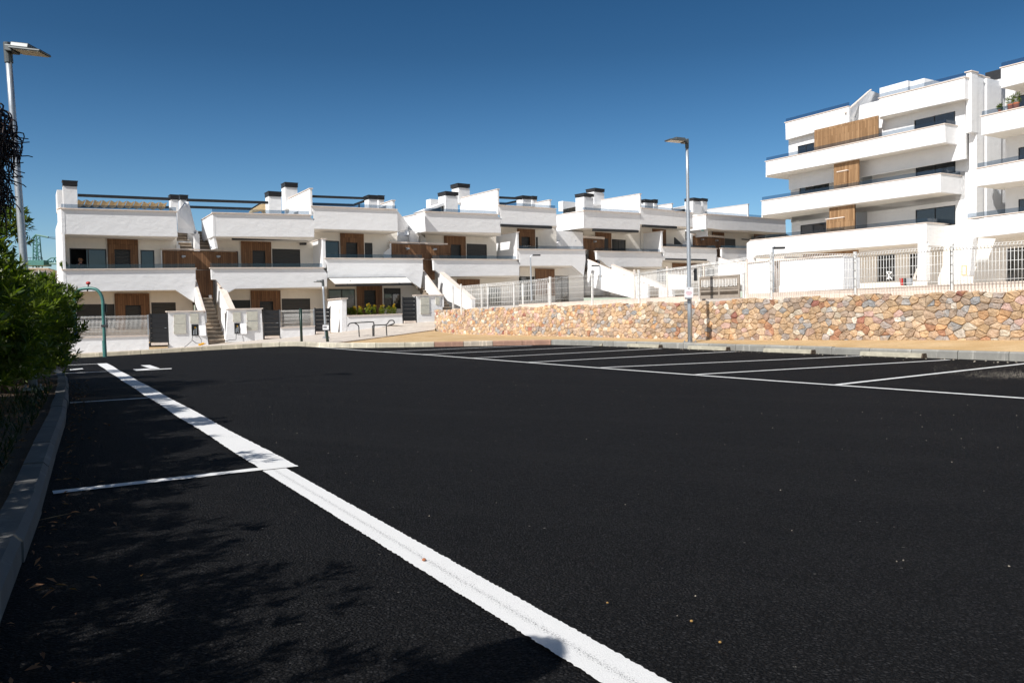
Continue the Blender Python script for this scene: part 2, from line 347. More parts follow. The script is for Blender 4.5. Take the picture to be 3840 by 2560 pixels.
# painted lines: strips with ragged edges, a few millimetres above the asphalt
def strip(b, pts, w0, w1, rag=.004, z=.005, step=.03, wav=0.0):      # centre-line (u,v) pts with half offsets
    P = [UVp(u, v) for u, v in pts]; Ls = [0]
    for a, c in zip(P, P[1:]): Ls.append(Ls[-1]+(c-a).length)
    n = max(2, int(Ls[-1]/step)); rows = []
    for k in range(n+1):
        s = Ls[-1]*k/n; i = 0
        while i < len(P)-2 and Ls[i+1] < s: i += 1
        f = (s-Ls[i])/(Ls[i+1]-Ls[i]); q = P[i].lerp(P[i+1], f); tg = (P[i+1]-P[i]).normalized(); nn = Vector((-tg.y, tg.x, 0))
        l = q+nn*(w0+rnd.uniform(-rag, rag)+wav*math.sin(s*2.1)); r = q-nn*(w1+rnd.uniform(-rag, rag)+wav*math.sin(s*1.7+1))
        rows.append((l, r))
    zz = lambda p: Vector((p.x, p.y, lotz(p.x, p.y)+z))
    for (l, r), (l2, r2) in zip(rows, rows[1:]): b.face([zz(l), zz(r), zz(r2), zz(l2)])
b = MB()
strip(b, [(-3, 1.39), (5.5, 1.39)], .078, .078, .0035, step=.012)
strip(b, [(5.5, 1.435), (9, 1.445), (14, 1.475), (18, 1.50), (22.3, 1.545)], .118, .11, .005, .009, .03, .007)
for u, va, vb in ((5.53, .10, 1.33), (11.66, .43, 1.36), (18.6, .62, 1.40), (22.2, .75, 1.45)):
    strip(b, [(u, va), (u+.05, vb)], .05, .05, .004)
strip(b, [(30, 8.93), (24.9, 8.97), (19.5, 9.2), (12.4, 9.22), (8.3, 9.3), (4.9, 9.47), (-3, 9.75)], .05, .05, .004)
for (a, ae) in (((7.3, 9.37), (7.97, 15.5)), ((12.45, 9.25), (11.6, 15.75)), ((14.97, 9.2), (15.2, 15.7)), ((17.5, 9.2), (18.1, 15.7)), ((20.3, 9.1), (20.9, 15.3)), ((22.9, 9.0), (23.4, 14.6)), ((4.75, 9.55), (4.6, 15.9)), ((9.95, 9.3), (9.5, 15.6))):
    strip(b, [(a[0], a[1]+.05), ae], .05, .05, .004, .006)
# painted arrow and bay symbol
def pxpoly(pts, z=.011): b.face([(lambda q: Vector((q.x, q.y, lotz(q.x, q.y)+z)))(gz(*ZL(*p))) for p in pts])
def gz(x, y):
    z = 0.0
    for _ in range(8): q = G(x, y, z); z = lotz(q.x, q.y)
    return q
pxpoly([(1000, 893), (1180, 884), (1230, 893), (1490, 880), (1492, 888), (1040, 912)])
pxpoly([(1100, 843), (1215, 839), (1345, 882), (1225, 887)])
pxpoly([(205, 893), (365, 880), (380, 890), (215, 907)])
struct(b.build('road_marking', M['paint']))

# sandy verge between kerb and stone wall, raised beds
kpts = []   # kerb foot line, far side of the lot, from left to right
for (x, y, Y) in ((60, 1361, 35.3), (280, 1347, 35.0), (390, 1342, 34.6), (569, 1325, 34.1), (712, 1314, 33.6), (900, 1306, 32.7), (1000, 1300, 32.2), (1104, 1297, 31.2), (1180, 1301, 29.6), (1240, 1304, 28.7), (1334, 1303.5, 28.0), (1480, 1302.5, 27.9), (1623, 1300, 27.9), (1740, 1297, 27.9), (1858, 1294, 28.0)):
    q = W(x, y, Y); q.z = lotz(q.x, q.y)-.0; kpts.append(q)
for u in np.arange(23.5, -6, -1.0): kpts.append(UVp(float(u), 16.05 if u < 19 else 16.05-(u-19)*.12))
NK = 15
def offs(pts, d):
    o = []
    for i, p in enumerate(pts):
        t = (pts[min(i+1, len(pts)-1)]-pts[max(i-1, 0)]).normalized(); n = Vector((-t.y, t.x, 0)); o.append(p+n*d)
    return o
def kerb(name, pts, w, h, blk, colf, top=None):
    b = MB(); cols = []; Ls = [0]
    for a, c in zip(pts, pts[1:]): Ls.append(Ls[-1]+(c-a).length)
    def at(s):
        i = 0
        while i < len(pts)-2 and Ls[i+1] < s: i += 1
        f = (s-Ls[i])/max(1e-6, Ls[i+1]-Ls[i]); return pts[i].lerp(pts[i+1], f), (pts[i+1]-pts[i]).normalized()
    s = 0; k = 0
    while s < Ls[-1]-.05:
        e = min(s+blk, Ls[-1]); (p, tp), (q, tq) = at(s+.008), at(e-.008); tg = (q-p).normalized(); n = Vector((-tg.y, tg.x, 0))
        n0 = len(b.v); j = rnd.uniform(-.008, .008); hh = h+rnd.uniform(-.006, .006); n1 = n*j
        sec = [(0, -.25), (0, hh-.03), (.03, hh), (w, hh), (w, -.25)]
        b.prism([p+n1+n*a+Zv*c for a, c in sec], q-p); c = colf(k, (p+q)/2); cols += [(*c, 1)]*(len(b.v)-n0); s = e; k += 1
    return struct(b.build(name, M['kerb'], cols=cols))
def kc(k, p):
    g = rnd.uniform(.85, 1.15)
    u, v = p.dot(U), p.dot(V)
    if p.x < -9.5: return (1.15*g, 1.03*g, .82*g)
    if p.x < -3.0: return (1.75*g, 1.62*g, 1.35*g)
    if u > 23.6: return (1.3*g, .78*g, .6*g) if k % 3 != 1 else (1.6*g, 1.4*g, 1.2*g)
    return (g*1.0, g*.99, g*.95)
kerb('kerb', kpts, .14, .17, 1.0, kc)
lk = [UVp(u, v) for u, v in ((-6, -.6), (-2, -.45), (1, -.28), (3.2, -.11), (5, .03), (6.7, .13), (9, .28), (12.1, .43), (14.5, .53), (16.8, .56), (18.6, .45), (20, .1), (21, -.5))]
lks = []
for i in range(len(lk)-1):
    for f in (0, .25, .5, .75): lks.append(lk[i].lerp(lk[i+1], f))
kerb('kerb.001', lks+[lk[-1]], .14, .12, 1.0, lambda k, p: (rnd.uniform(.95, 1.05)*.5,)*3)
b = MB(); ins = offs(lks, .11)
for a, c in zip(ins, ins[1:]): b.face([a+Zv*.10, c+Zv*.10, c-V*14+Zv*.25, a-V*14+Zv*.25])
struct(b.build('planting_bed', M['soil']))
# verge: from kerb back to wall foot
WV = 17.6
b = MB(); back = offs(kpts, .12)
wl = lambda u: UVp(u, WV+.1, .2 if u > 18 else .2+(18-u)*.018)
def top(p): return p+Zv*.155
EDGE = [W(1254, 1285, 29.6), W(1440, 1262, 34.3), W(1628, 1236, 39.8)]
b.face([top(p) for p in back[9:NK]]+[wl(36.0), wl(37.35)]+[p-Zv*.05 for p in EDGE[::-1]])
b.face([top(back[NK-1]), top(back[NK]), wl(34.0), wl(36.0)])
for i in range(NK, len(kpts)-1):
    a, c = back[i], back[i+1]; ua, uc = a.dot(U), c.dot(U)
    if i == NK: ua = 34.0
    b.face([top(a), top(c), wl(uc), wl(ua)])
struct(b.build('verge', M['sand']))
# pavement in front of the houses, climbing to the right
FA = Fac((-21.5, 39.2), 30.6); FB = Fac((-4.8, 50.0), 35.0); FC = Fac((6.17, 59.4), 40.0)
def pz(X): return float(np.interp(X, [-26, -20.3, -16.7, -14.6, -11, -6.3, 0, 6], [-.5, -.40, -.31, -.11, .13, .64, 1.2, 1.6]))
b = MB(); fr = [top(p)+Zv*.004 for p in back[:10]]+EDGE
bk = [FA.at(-7+i/9*19.5, 0, -1.2) for i in range(10)]+[FA.at(14.5, 0, -1.2), FA.at(17, 0, -1.2), FA.at(19.5, 0, -1.2)]
n = 10
for i in range(len(fr)-1):
    for j in range(n):
        def q(k, j):
            f = fr[k].copy(); e = bk[k].copy(); e.z = pz(e.x)
            s = j/n; r = f.lerp(e, s); return r
        b.face([q(i, j), q(i+1, j), q(i+1, j+1), q(i, j+1)])
for p, q in zip(fr[9:], fr[10:]): b.prism([p, q, q-Zv*.3, p-Zv*.3], Vector((-.03, .03, -.003)))
e0, e1 = bk[-1].copy(), fr[-1].copy(); e0.z = pz(e0.x)
b.face([e1, UVp(52, 17.7, 1.0), FA.at(34, 1.2, -1.2), e0])
pv = struct(b.build('pavement', M['pave']))
# raised garden ground behind the stone wall
b = MB(); b.face([UVp(39, 17.95, 1.30), UVp(-8, 17.95, 1.30), UVp(-8, 60, 2.3), UVp(60, 60, 2.3), UVp(60, 34, 2.0)]); struct(b.build('terrain', M['pave']))
b = MB(); b.face([FA.at(-9, -.42, -1.0), FA.at(40, 1.1, -1.0), FA.at(40, 1.1, 12), FA.at(-9, -.42, 12)]); struct(b.build('terrain.001', M['sand']))
# ------------------------------------------------------------------ house kit
WOOD = {}
def woodmat(fac, light=False):
    k = (round(fac.th, 3), light)
    if k not in WOOD: WOOD[k] = wood('timber_cladding', fac.th, *(((.46, .28, .145), (.30, .17, .08)) if light else ((.30, .155, .075), (.165, .08, .038))))
    return WOOD[k]
class Kit:
    def __init__(s, name, label, cat, fac, z, base, group=None):
        s.f = fac; s.z = z; q = fac.p(*z(*base)); s.r = thing(name, label, cat, q, group)
    def P(s, p, d=0.0): return s.f.p(*s.z(p[0], p[1]), d)
    def tz(s, p, d=0.0): return s.f.tz(*s.z(p[0], p[1]), d)
    def prism(s, name, mat, pts, d0, d1, bevel=0.0):
        return MB().prism([s.P(p, d0) for p in pts], s.f.D*(d1-d0)).build(name, mat, s.r, bevel=bevel)
    def box(s, name, mat, tl, br, d0, d1, parent=None, bevel=0.0, dz0=0, dz1=0):
        t0, z1 = s.tz(tl, d0); t1, z0 = s.tz(br, d0)
        return MB().fbox(s.f, t0, t1, z0+dz0, z1+dz1, d0, d1).build(name, mat, parent or s.r, bevel=bevel)
    def parapet(s, pts, top, d=0.0, th=.18, rail=None, over=.09, railh=None):
        s.prism('parapet', M['white'], pts, d, d+th, .015)
        a, c = s.P(top[0], d), s.P(top[1], d); b = MB(); F = (c-a).normalized()
        b.prism([a-F*.03-s.f.D*over, c+F*.03-s.f.D*over, c+F*.03+s.f.D*(th+.06), a-F*.03+s.f.D*(th+.06)], Zv*.045); b.build('coping', M['cop'], s.r)
        if rail:
            b = MB(); hh = rail; up = Vector((0, 0, .046))
            b.prism([a+s.f.D*.09+up, c+s.f.D*.09+up, c+s.f.D*.09+up+Zv*hh, a+s.f.D*.09+up+Zv*hh], s.f.D*.012); b.build('glass_railing', M['rail'], s.r)
    def sidewall(s, top, bot, depth, th=.2, d=0.0, drop=0.0, mat='white', cop=True, name='party_wall'):
        # wall running back from the facade: front edge given by two photo points
        t0, z1 = s.tz(top, d); _, z0 = s.tz(bot, d); a = s.f.at
        MB().prism([a(t0, z0, d), a(t0, z1, d), a(t0, z1-drop, d+depth), a(t0, z0, d+depth)], s.f.F*th).build(name, M[mat], s.r, bevel=.012)
        if cop:
            MB().prism([a(t0-.04, z1+.003, d-.05), a(t0+th+.04, z1+.003, d-.05), a(t0+th+.04, z1-drop+.003, d+depth), a(t0-.04, z1-drop+.003, d+depth)], Zv*.04).build('coping', M['cop'], s.r)
    def cells(s, name, mat, tl, br, ops, d, th):
        t0, z1 = s.tz(tl, d); t1, z0 = s.tz(br, d); O = []
        for o in ops:
            a, c = s.tz(o[0], d); e, g = s.tz(o[1], d); O.append((max(t0, a), min(t1, e), max(z0, g), min(z1, c)))
        ts = sorted({t0, t1, *[x for o in O for x in o[:2]]}); zs = sorted({z0, z1, *[x for o in O for x in o[2:]]}); b = MB()
        for a, c in zip(ts, ts[1:]):
            run = None
            for e, g in zip(zs, zs[1:]):
                mx, mz = (a+c)/2, (e+g)/2
                if any(o[0] < mx < o[1] and o[2] < mz < o[3] for o in O) or c-a < 1e-4 or g-e < 1e-4:
                    if run: b.fbox(s.f, a, c, run[0], run[1], d, d+th); run = None
                else: run = (run[0], g) if run else (e, g)
            if run: b.fbox(s.f, a, c, run[0], run[1], d, d+th)
        return b.build(name, mat, s.r)
    def window(s, tl, br, d, mull=1, glass='pane', fr=.055, name='window', openleft=0.0):
        t0, z1 = s.tz(tl, d); t1, z0 = s.tz(br, d); b = MB(); e = .07
        b.fbox(s.f, t0, t1, z1-fr, z1, d, d+e); b.fbox(s.f, t0, t1, z0, z0+fr, d, d+e)
        xs = [t0, t1-fr]+[t0+(t1-t0)*k/(mull+1)-fr/2 for k in range(1, mull+1)]
        for x in xs: b.fbox(s.f, x, x+fr, z0+fr, z1-fr, d, d+e)
        w = b.build('frame' if 0 else name, M['dark'], s.r)
        a = t0+fr+(t1-t0)*openleft
        MB().fbox(s.f, a, t1-fr, z0+fr, z1-fr, d+.03, d+.045).build('pane', M[glass], w)
        MB().fbox(s.f, t0+.005, t1-.005, z0+.01, z1-.01, d+.5, d+.52).build('dark_interior', M['room'], w)
        return w
    def shut(s, tl, br, d, name='roller_shutter'):
        o = s.box(name, M['shut'], tl, br, d, d+.05); t0, z1 = s.tz(tl, d); t1, z0 = s.tz(br, d); b = MB()
        b.fbox(s.f, t0-.03, t0+.04, z0, z1, d-.02, d+.07); b.fbox(s.f, t1-.04, t1+.03, z0, z1, d-.02, d+.07); b.fbox(s.f, t0+.04, t1-.04, z1-.05, z1, d-.021, d+.07)
        b.build('guide_rail', M['dark'], o); return o
    def timber(s, tl, br, ops, d=1.72, th=.06, light=False):
        return s.cells('timber_panel', woodmat(s.f, light), tl, br, ops, d, th)
    def chimney(s, body, cap, d, depth=.7):
        o = s.box('chimney', M['white'], body[0], body[1], d, d+depth)
        t0, z1 = s.tz(cap[0], d); t1, z0 = s.tz(cap[1], d); b = MB()
        b.fbox(s.f, t0, t1, z0, z1-.03, d-.05, d+depth+.05); b.fbox(s.f, t0-.03, t1+.03, z1-.03, z1, d-.08, d+depth+.08)
        n = 5
        for k in range(n): zz = z0+(z1-z0)*(k+.5)/n; b.fbox(s.f, t0-.015, t1+.015, zz-.012, zz+.012, d-.066, d-.048)
        b.build('chimney_cap', M['cap'], o)
    def slab(s, tl, tr, d0, d1, th=.25, mat='cream', name='slab', dz=0.0):
        t0, z = s.tz(tl, d0); t1, z2 = s.tz(tr, d0); zz = min(z, z2)+dz
        return MB().fbox(s.f, t0, t1, zz, zz+th, d0+.001, d1).build(name, M[mat], s.r)
    def beam(s, a, c, d, w=.1, h=.14, name='pergola_beam'):
        p, q = s.P(a, d), s.P(c, d); t = (q-p).normalized(); u = t.cross(s.f.D)
        return MB().prism([p-u*h/2, q-u*h/2, q+u*h/2, p+u*h/2], s.f.D*w).build(name, M['black'], s.r)
    def awnbox(s, a, c, d, h=.14, name='awning_case'):
        p, q = s.P(a, d), s.P(c, d); return MB().prism([p, q, q-Zv*h, p-Zv*h], s.f.D*.16).build(name, M['black'], s.r, bevel=.02)
    def body(s, tl, br, d0, d1, mat='white', name='wall'):
        return s.box(name, M[mat], tl, br, d0, d1)
def lamp(k, p, d):   # up/down wall light: plate and cylinder
    q = k.P(p, d); b = MB(); b.box(q-k.f.D*.02, k.f.F*.05, k.f.D*.02, Zv*.07); b.box(q-k.f.D*.13, k.f.F*.09, k.f.D*.11, Zv*.045); b.build('wall_lamp', M['galv'], k.r, bevel=.01)

# ------------------------------------------------------------------ house 1
h = Kit('terraced_house', 'leftmost white terraced house with tan shade cloth over its roof terrace', 'house', FA, Z2, (600, 1480), 'white terraced houses in the row')
h.parapet([(66, 322), (1035, 348), (1040, 450), (1046, 556), (600, 548), (66, 532)], ((66, 322), (1035, 348)), rail=.21)
h.parapet([(75, 835), (1195, 824), (1197, 912), (1185, 1108), (1025, 1003), (560, 1010), (80, 1018)], ((75, 834), (1195, 824)), rail=.22)
h.sidewall((66, 334), (66, 1500), 9, .12, -.01, cop=False, name='gable_wall'); h.sidewall((64, 318), (64, 520), 5, .16, -.012, -.55)
h.slab((80, 534), (1040, 552), .18, 9); h.slab((90, 1008), (1180, 1004), .18, 9)
h.cells('wall', M['cream'], (75, 520), (1045, 900), [((135, 650), (450, 830)), ((512, 660), (650, 830)), ((730, 665), (853, 830))], 1.8, .15)
h.window((135, 650), (450, 830), 1.86, 1, openleft=.42); h.shut((512, 660), (650, 830), 1.86); h.window((730, 665), (853, 830), 1.86, 0)
h.timber((452, 553), (718, 830), [((512, 660), (650, 831))])
h.cells('wall', M['cream'], (75, 1000), (1180, 1470), [((195, 1122), (520, 1320)), ((605, 1130), (740, 1330)), ((822, 1107), (1038, 1460))], 1.8, .15)
h.shut((195, 1122), (520, 1320), 1.86); h.shut((605, 1130), (740, 1330), 1.86); h.shut((822, 1107), (1038, 1460), 1.86)
h.timber((515, 1030), (815, 1330), [((605, 1130), (740, 1331))])
h.body((80, 560), (1190, 1470), 2.6, 9)
h.chimney(((80, 128), (205, 330)), ((78, 80), (202, 131)), .5, .6); h.box('wall', M['white'], (30, 160), (200, 330), 4.0, 6.0)
h.chimney(((985, 242), (1053, 345)), ((982, 200), (1053, 245)), 2.4, .6); h.chimney(((1067, 245), (1132, 345)), ((1063, 202), (1130, 246)), 3.4, .6)
h.beam((205, 206), (985, 238), 1.6); h.beam((205, 300), (985, 308), 4.5)
b = MB(); n = 11
for i in range(n):        # sagging strips of shade cloth between the beams
    x0, x1 = 210+i*68.5, 210+(i+1)*68.5; sg = []
    for k in range(7):
        f = k/6; sg.append((h.P((x0+(x1-x0)*0, 240+i*2.2), 1.7).lerp(h.P((x0-22, 292+i*2.5), 4.4), f), f))
    sg2 = []
    for k in range(7):
        f = k/6; sg2.append(h.P((x1-6, 240+(i+1)*2.2), 1.7).lerp(h.P((x1-28, 292+(i+1)*2.5), 4.4), f))
    for k in range(6):
        a, c = sg[k][0], sg[k+1][0]; e, g = sg2[k+1], sg2[k]
        m1, m2 = (a+g)/2-Zv*.10, (c+e)/2-Zv*.10; b.face([a, c, m2, m1]); b.face([m1, m2, e, g])
b.build('shade_cloth', M['tan'], h.r, smooth=True)

# ------------------------------------------------------------------ house 2
h = Kit('terraced_house', 'white terraced house second from the left, closed black awning case over its first floor', 'house', FA, Z3, (600, 1440), 'white terraced houses in the row')
h.parapet([(230, 331), (1095, 352), (1137, 400), (1137, 545), (700, 542), (243, 540)], ((230, 331), (1097, 352)), rail=.21)
h.parapet([(216, 822), (1218, 820), (1252, 870), (1252, 988), (430, 1006), (362, 1044), (262, 924), (222, 922)], ((212, 822), (1218, 820)), rail=.22)
h.sidewall((229, 338), (240, 540), 3.1, .12, -.01, cop=True, name='side_wall')
b = MB(); b.prism([h.P(p, d) for p, d in (((238, 542), .15), ((258, 645), .2), ((215, 655), .6), ((135, 412), 3.1), ((150, 540), 3.1))], FA.F*.12); b.build('stair_wall', M['white'], h.r)
h.slab((235, 545), (1137, 545), .18, 9); h.slab((380, 1000), (1252, 990), .18, 9)
h.cells('wall', M['cream'], (250, 530), (1137, 900), [((585, 662), (705, 820)), ((760, 647), (1015, 820))], 1.8, .15)
h.timber((483, 568), (758, 830), [((585, 662), (705, 831))]); h.shut((585, 662), (705, 830), 1.86); h.shut((760, 647), (1015, 820), 1.86)
h.awnbox((405, 541), (1085, 548), .25, .17)
q = h.P((1030, 600), 1.8); b = MB(); b.box(q-FA.D*.14, FA.F*.16, FA.D*.14, Zv*.1); b.build('wall_lamp', M['dark'], h.r)
h.cells('wall', M['cream'], (270, 990), (1260, 1440), [((360, 1105), (570, 1250)), ((650, 1115), (775, 1300)), ((845, 1091), (1107, 1400))], 1.8, .15)
h.timber((572, 1019), (842, 1300), [((650, 1115), (775, 1301))]); h.shut((360, 1105), (570, 1250), 1.86); h.shut((650, 1115), (775, 1300), 1.86); h.shut((845, 1091), (1107, 1400), 1.86)
h.body((240, 560), (1250, 1440), 2.6, 9)
h.chimney(((732, 180), (845, 345)), ((728, 135), (843, 184)), 2.0, .8); h.chimney(((876, 98), (990, 300)), ((875, 55), (988, 103)), 4.2, .8)
h.sidewall((1097, 114), (1097, 352), 5.2, .13, .02)
h.sidewall((1208, 562), (1208, 818), 2.6, .18, .02)
h.beam((0, 213), (728, 237), 1.6); h.beam((0, 274), (582, 293), 4.6); h.beam((580, 297), (660, 248), 4.0)
b = MB(); b.prism([h.P(p, 3.4) for p in ((580, 322), (585, 300), (665, 250), (728, 244), (728, 345), (690, 300))], FA.D*.8); b.build('awning', M['tan'], h.r)

# ------------------------------------------------------------------ house 3
h = Kit('terraced_house', 'white terraced house with an open white awning above its ground floor window', 'house', FA, Z4, (700, 1330), 'white terraced houses in the row')
h.parapet([(163, 233), (950, 263), (958, 300), (962, 458), (600, 448), (190, 436), (188, 300)], ((163, 233), (950, 263)), rail=.21)
h.parapet([(292, 710), (1190, 715), (1194, 818), (1172, 985), (1030, 885), (315, 887), (315, 800)], ((290, 710), (1190, 715)), rail=.22)
h.slab((190, 437), (960, 456), .18, 9); h.slab((318, 884), (1040, 886), .18, 9)
h.cells('wall', M['cream'], (185, 425), (960, 790), [((287, 543), (425, 712)), ((485, 560), (590, 712)), ((655, 563), (730, 712))], 1.8, .15)
h.timber((432, 457), (652, 712), [((485, 560), (590, 713))]); h.window((287, 543), (425, 712), 1.86, 0, 'paned'); h.shut((485, 560), (590, 712), 1.86); h.shut((655, 563), (730, 712), 1.86)
h.cells('wall', M['cream'], (315, 880), (1175, 1330), [((320, 987), (572, 1210)), ((650, 1000), (762, 1230)), ((830, 980), (990, 1170))], 1.8, .15)
h.timber((583, 945), (823, 1240), [((650, 1000), (762, 1231))]); h.window((320, 987), (572, 1210), 1.86, 1, 'paned'); h.shut((650, 1000), (762, 1230), 1.86, 'door'); h.window((830, 980), (990, 1170), 1.86, 1, 'paned')
t0, z1 = h.tz((833, 983), 1.84); t1, z0 = h.tz((987, 1035), 1.84); MB().fbox(FA, t0, t1, z0, z1, 1.83, 1.855).build('roller_shutter', M['shut'], h.r)
h.body((195, 470), (1180, 1330), 2.6, 9)
h.chimney(((692, 163), (772, 262)), ((688, 125), (776, 166)), 1.4, .7); h.chimney(((782, 168), (834, 262)), ((778, 128), (834, 171)), 2.4, .7)
h.sidewall((908, 178), (908, 262), 3.6, .16, .6)
h.beam((163, 137), (690, 157), .6, h=.13); h.beam((165, 208), (560, 218), 4.0); h.beam((556, 218), (676, 172), 2.2); h.beam((440, 180), (560, 218), 3.4, h=.08) if 0 else None
h.beam((606, 250), (606, 190), 3.0, .07, .07, 'pergola_post')
# open awning: case, sloping cloth, front bar, folding arms
a, c = h.P((318, 884), -.02), h.P((1030, 880), -.02); e, g = h.P((382, 950), -1.35), h.P((1085, 938), -1.35)
aw = MB().prism([a, c, c-Zv*.14, a-Zv*.14], -FA.D*.14).build('awning', M['black'], h.r, bevel=.02)
MB().prism([a-FA.D*.15-Zv*.05, c-FA.D*.15-Zv*.05, g+Zv*.05, e+Zv*.05], Zv*.012).build('awning_cloth', M['awn'], aw)
MB().prism([e, g, g-Zv*.10, e-Zv*.10], -FA.D*.08).build('front_bar', M['black'], aw, bevel=.015)
b = MB()
for f in (.15, .85): b.tube([a.lerp(c, f)-Zv*.1, a.lerp(c, f+.08 if f < .5 else f-.08)-FA.D*.7-Zv*.2, e.lerp(g, f)], .02, 6)
b.build('folding_arm', M['black'], aw)

# ------------------------------------------------------------------ house 4, 5
h = Kit('terraced_house', 'white terraced house behind the left end of the stone wall, dark glazing near its roof', 'house', FB, Z5, (800, 1440), 'white terraced houses in the row')
h.parapet([(333, 391), (1118, 424), (1157, 470), (1157, 620), (800, 614), (335, 606)], ((333, 391), (1118, 424)), rail=.21)
h.parapet([(420, 908), (1330, 914), (1358, 965), (1358, 1085), (612, 1093), (562, 1140), (450, 1030), (428, 1028)], ((418, 908), (1330, 914)), rail=.22)
h.sidewall((332, 396), (335, 606), 5.0, .12, -.01, name='side_wall')
h.slab((335, 606), (1157, 620), .18, 9); h.slab((575, 1090), (1358, 1085), .18, 9)
h.cells('wall', M['cream'], (330, 590), (1110, 960), [((612, 745), (724, 910)), ((782, 735), (1006, 910))], 1.8, .15)
h.timber((540, 628), (778, 912), [((612, 745), (724, 913))]); h.box('timber_panel', woodmat(FB), (490, 632), (541, 912), 2.4, 2.5); h.shut((612, 745), (724, 910), 1.86); h.shut((782, 735), (1006, 910), 1.86)
h.cells('wall', M['cream'], (560, 1090), (1358, 1440), [((1020, 1205), (1160, 1400))], 1.8, .15); h.timber((683, 1122), (928, 1210), []); h.window((1020, 1205), (1160, 1400), 1.86, 2, 'paned')
h.body((345, 620), (1355, 1440), 2.6, 10)
h.sidewall((1116, 147), (1116, 424), 4.6, .14, .02); h.sidewall((1325, 614), (1325, 912), 2.5, .18, .02)
h.chimney(((552, 212), (690, 392)), ((550, 166), (688, 216)), 1.6, .9); h.chimney(((695, 125), (820, 300)), ((684, 78), (815, 130)), 4.4, .9)
h.box('wall', M['white'], (388, 250), (690, 390), 6.4, 7.0); h.prism('stair_glazing', M['paned'], [(355, 382), (556, 318), (556, 392)], 1.9, 1.95)
h.prism('stair_wall', M['white'], [(325, 375), (552, 284), (552, 316), (350, 382)], 1.7, 3.2)

h = Kit('terraced_house', 'white terraced house with thin roof beams behind the small curved garden lamp', 'house', FB, Z5, (1600, 1440), 'white terraced houses in the row')
h.parapet([(1128, 322), (1742, 361), (1760, 372), (1765, 545), (1160, 526), (1158, 440)], ((1128, 322), (1757, 362)), rail=.21)
h.parapet([(1336, 800), (1742, 803), (2075, 806), (2080, 910), (2060, 1085), (1935, 978), (1362, 978), (1360, 860)], ((1334, 800), (2075, 806)), rail=.22)
h.slab((1160, 526), (1765, 545), .18, 9); h.slab((1362, 977), (1940, 977), .18, 9)
h.cells('wall', M['cream'], (1160, 515), (1765, 900), [((1380, 660), (1476, 800)), ((1536, 664), (1562, 800))], 1.8, .15)
h.timber((1338, 556), (1532, 800), [((1380, 660), (1476, 801))]); h.shut((1380, 660), (1476, 800), 1.86); h.shut((1536, 664), (1562, 800), 1.86)
h.awnbox((1158, 521), (1715, 546), -.10, .17)
h.cells('wall', M['cream'], (1362, 970), (2060, 1400), [((1300, 1090), (1530, 1350)), ((1745, 1085), (1900, 1390))], 1.8, .15); h.timber((1534, 1008), (1745, 1300), []); h.window((1366, 1090), (1530, 1350), 1.86, 1, 'paned'); h.window((1745, 1085), (1900, 1390), 1.86, 1, 'paned')
h.body((1165, 560), (2060, 1400), 2.6, 10)
h.chimney(((1392, 250), (1486, 330)), ((1388, 212), (1482, 252)), 1.2, .7); h.chimney(((1497, 258), (1548, 330)), ((1495, 217), (1546, 261)), 2.2, .7)
h.sidewall((1683, 264), (1683, 350), 4.0, .15, .6)
h.beam((1133, 233), (1390, 246), .5); h.beam((1210, 302), (1390, 262), 2.4); h.beam((1135, 300), (1210, 303), 4.0)
# ------------------------------------------------------------------ houses 6 to 9
h = Kit('terraced_house', 'white terraced house with a glazed sliding door under a wide black awning case', 'house', FC, Z6, (700, 1300), 'white terraced houses in the row')
h.parapet([(372, 378), (985, 412), (990, 470), (988, 590), (600, 576), (378, 566)], ((372, 378), (985, 412)), rail=.21)
h.parapet([(512, 820), (1215, 834), (1240, 890), (1222, 988), (675, 990), (655, 1000), (555, 915), (520, 910)], ((512, 820), (1215, 834)), rail=.22)
h.sidewall((371, 384), (378, 566), 5.0, .12, -.01, name='side_wall')
h.slab((378, 566), (988, 588), .18, 9); h.slab((665, 989), (1230, 986), .18, 9)
h.cells('wall', M['cream'], (372, 555), (990, 880), [((680, 685), (838, 825))], 1.8, .15)
h.timber((505, 595), (678, 825), []); h.box('timber_panel', woodmat(FC), (430, 590), (506, 825), 2.3, 2.4); h.window((680, 685), (838, 825), 1.86, 1, 'paned')
h.awnbox((483, 573), (975, 592), -.05, .17)
h.cells('wall', M['cream'], (660, 985), (1230, 1300), [((865, 1090), (1050, 1270))], 1.8, .15); h.timber((675, 1012), (860, 1150), []); h.window((865, 1090), (1050, 1270), 1.86, 2, 'paned')
h.body((385, 580), (1230, 1300), 2.6, 10)
h.sidewall((983, 197), (983, 410), 5.6, .16, .02); h.sidewall((1215, 604), (1215, 832), 2.8, .2, .02)
h.chimney(((378, 226), (482, 385)), ((376, 184), (480, 230)), 1.6, .9); h.chimney(((486, 172), (598, 320)), ((490, 130), (596, 178)), 4.0, .9)
h.box('wall', M['white'], (147, 272), (385, 400), 5.0, 5.5); h.prism('stair_glazing', M['paned'], [(155, 362), (376, 315), (376, 370), (155, 408)], 3.4, 3.45)

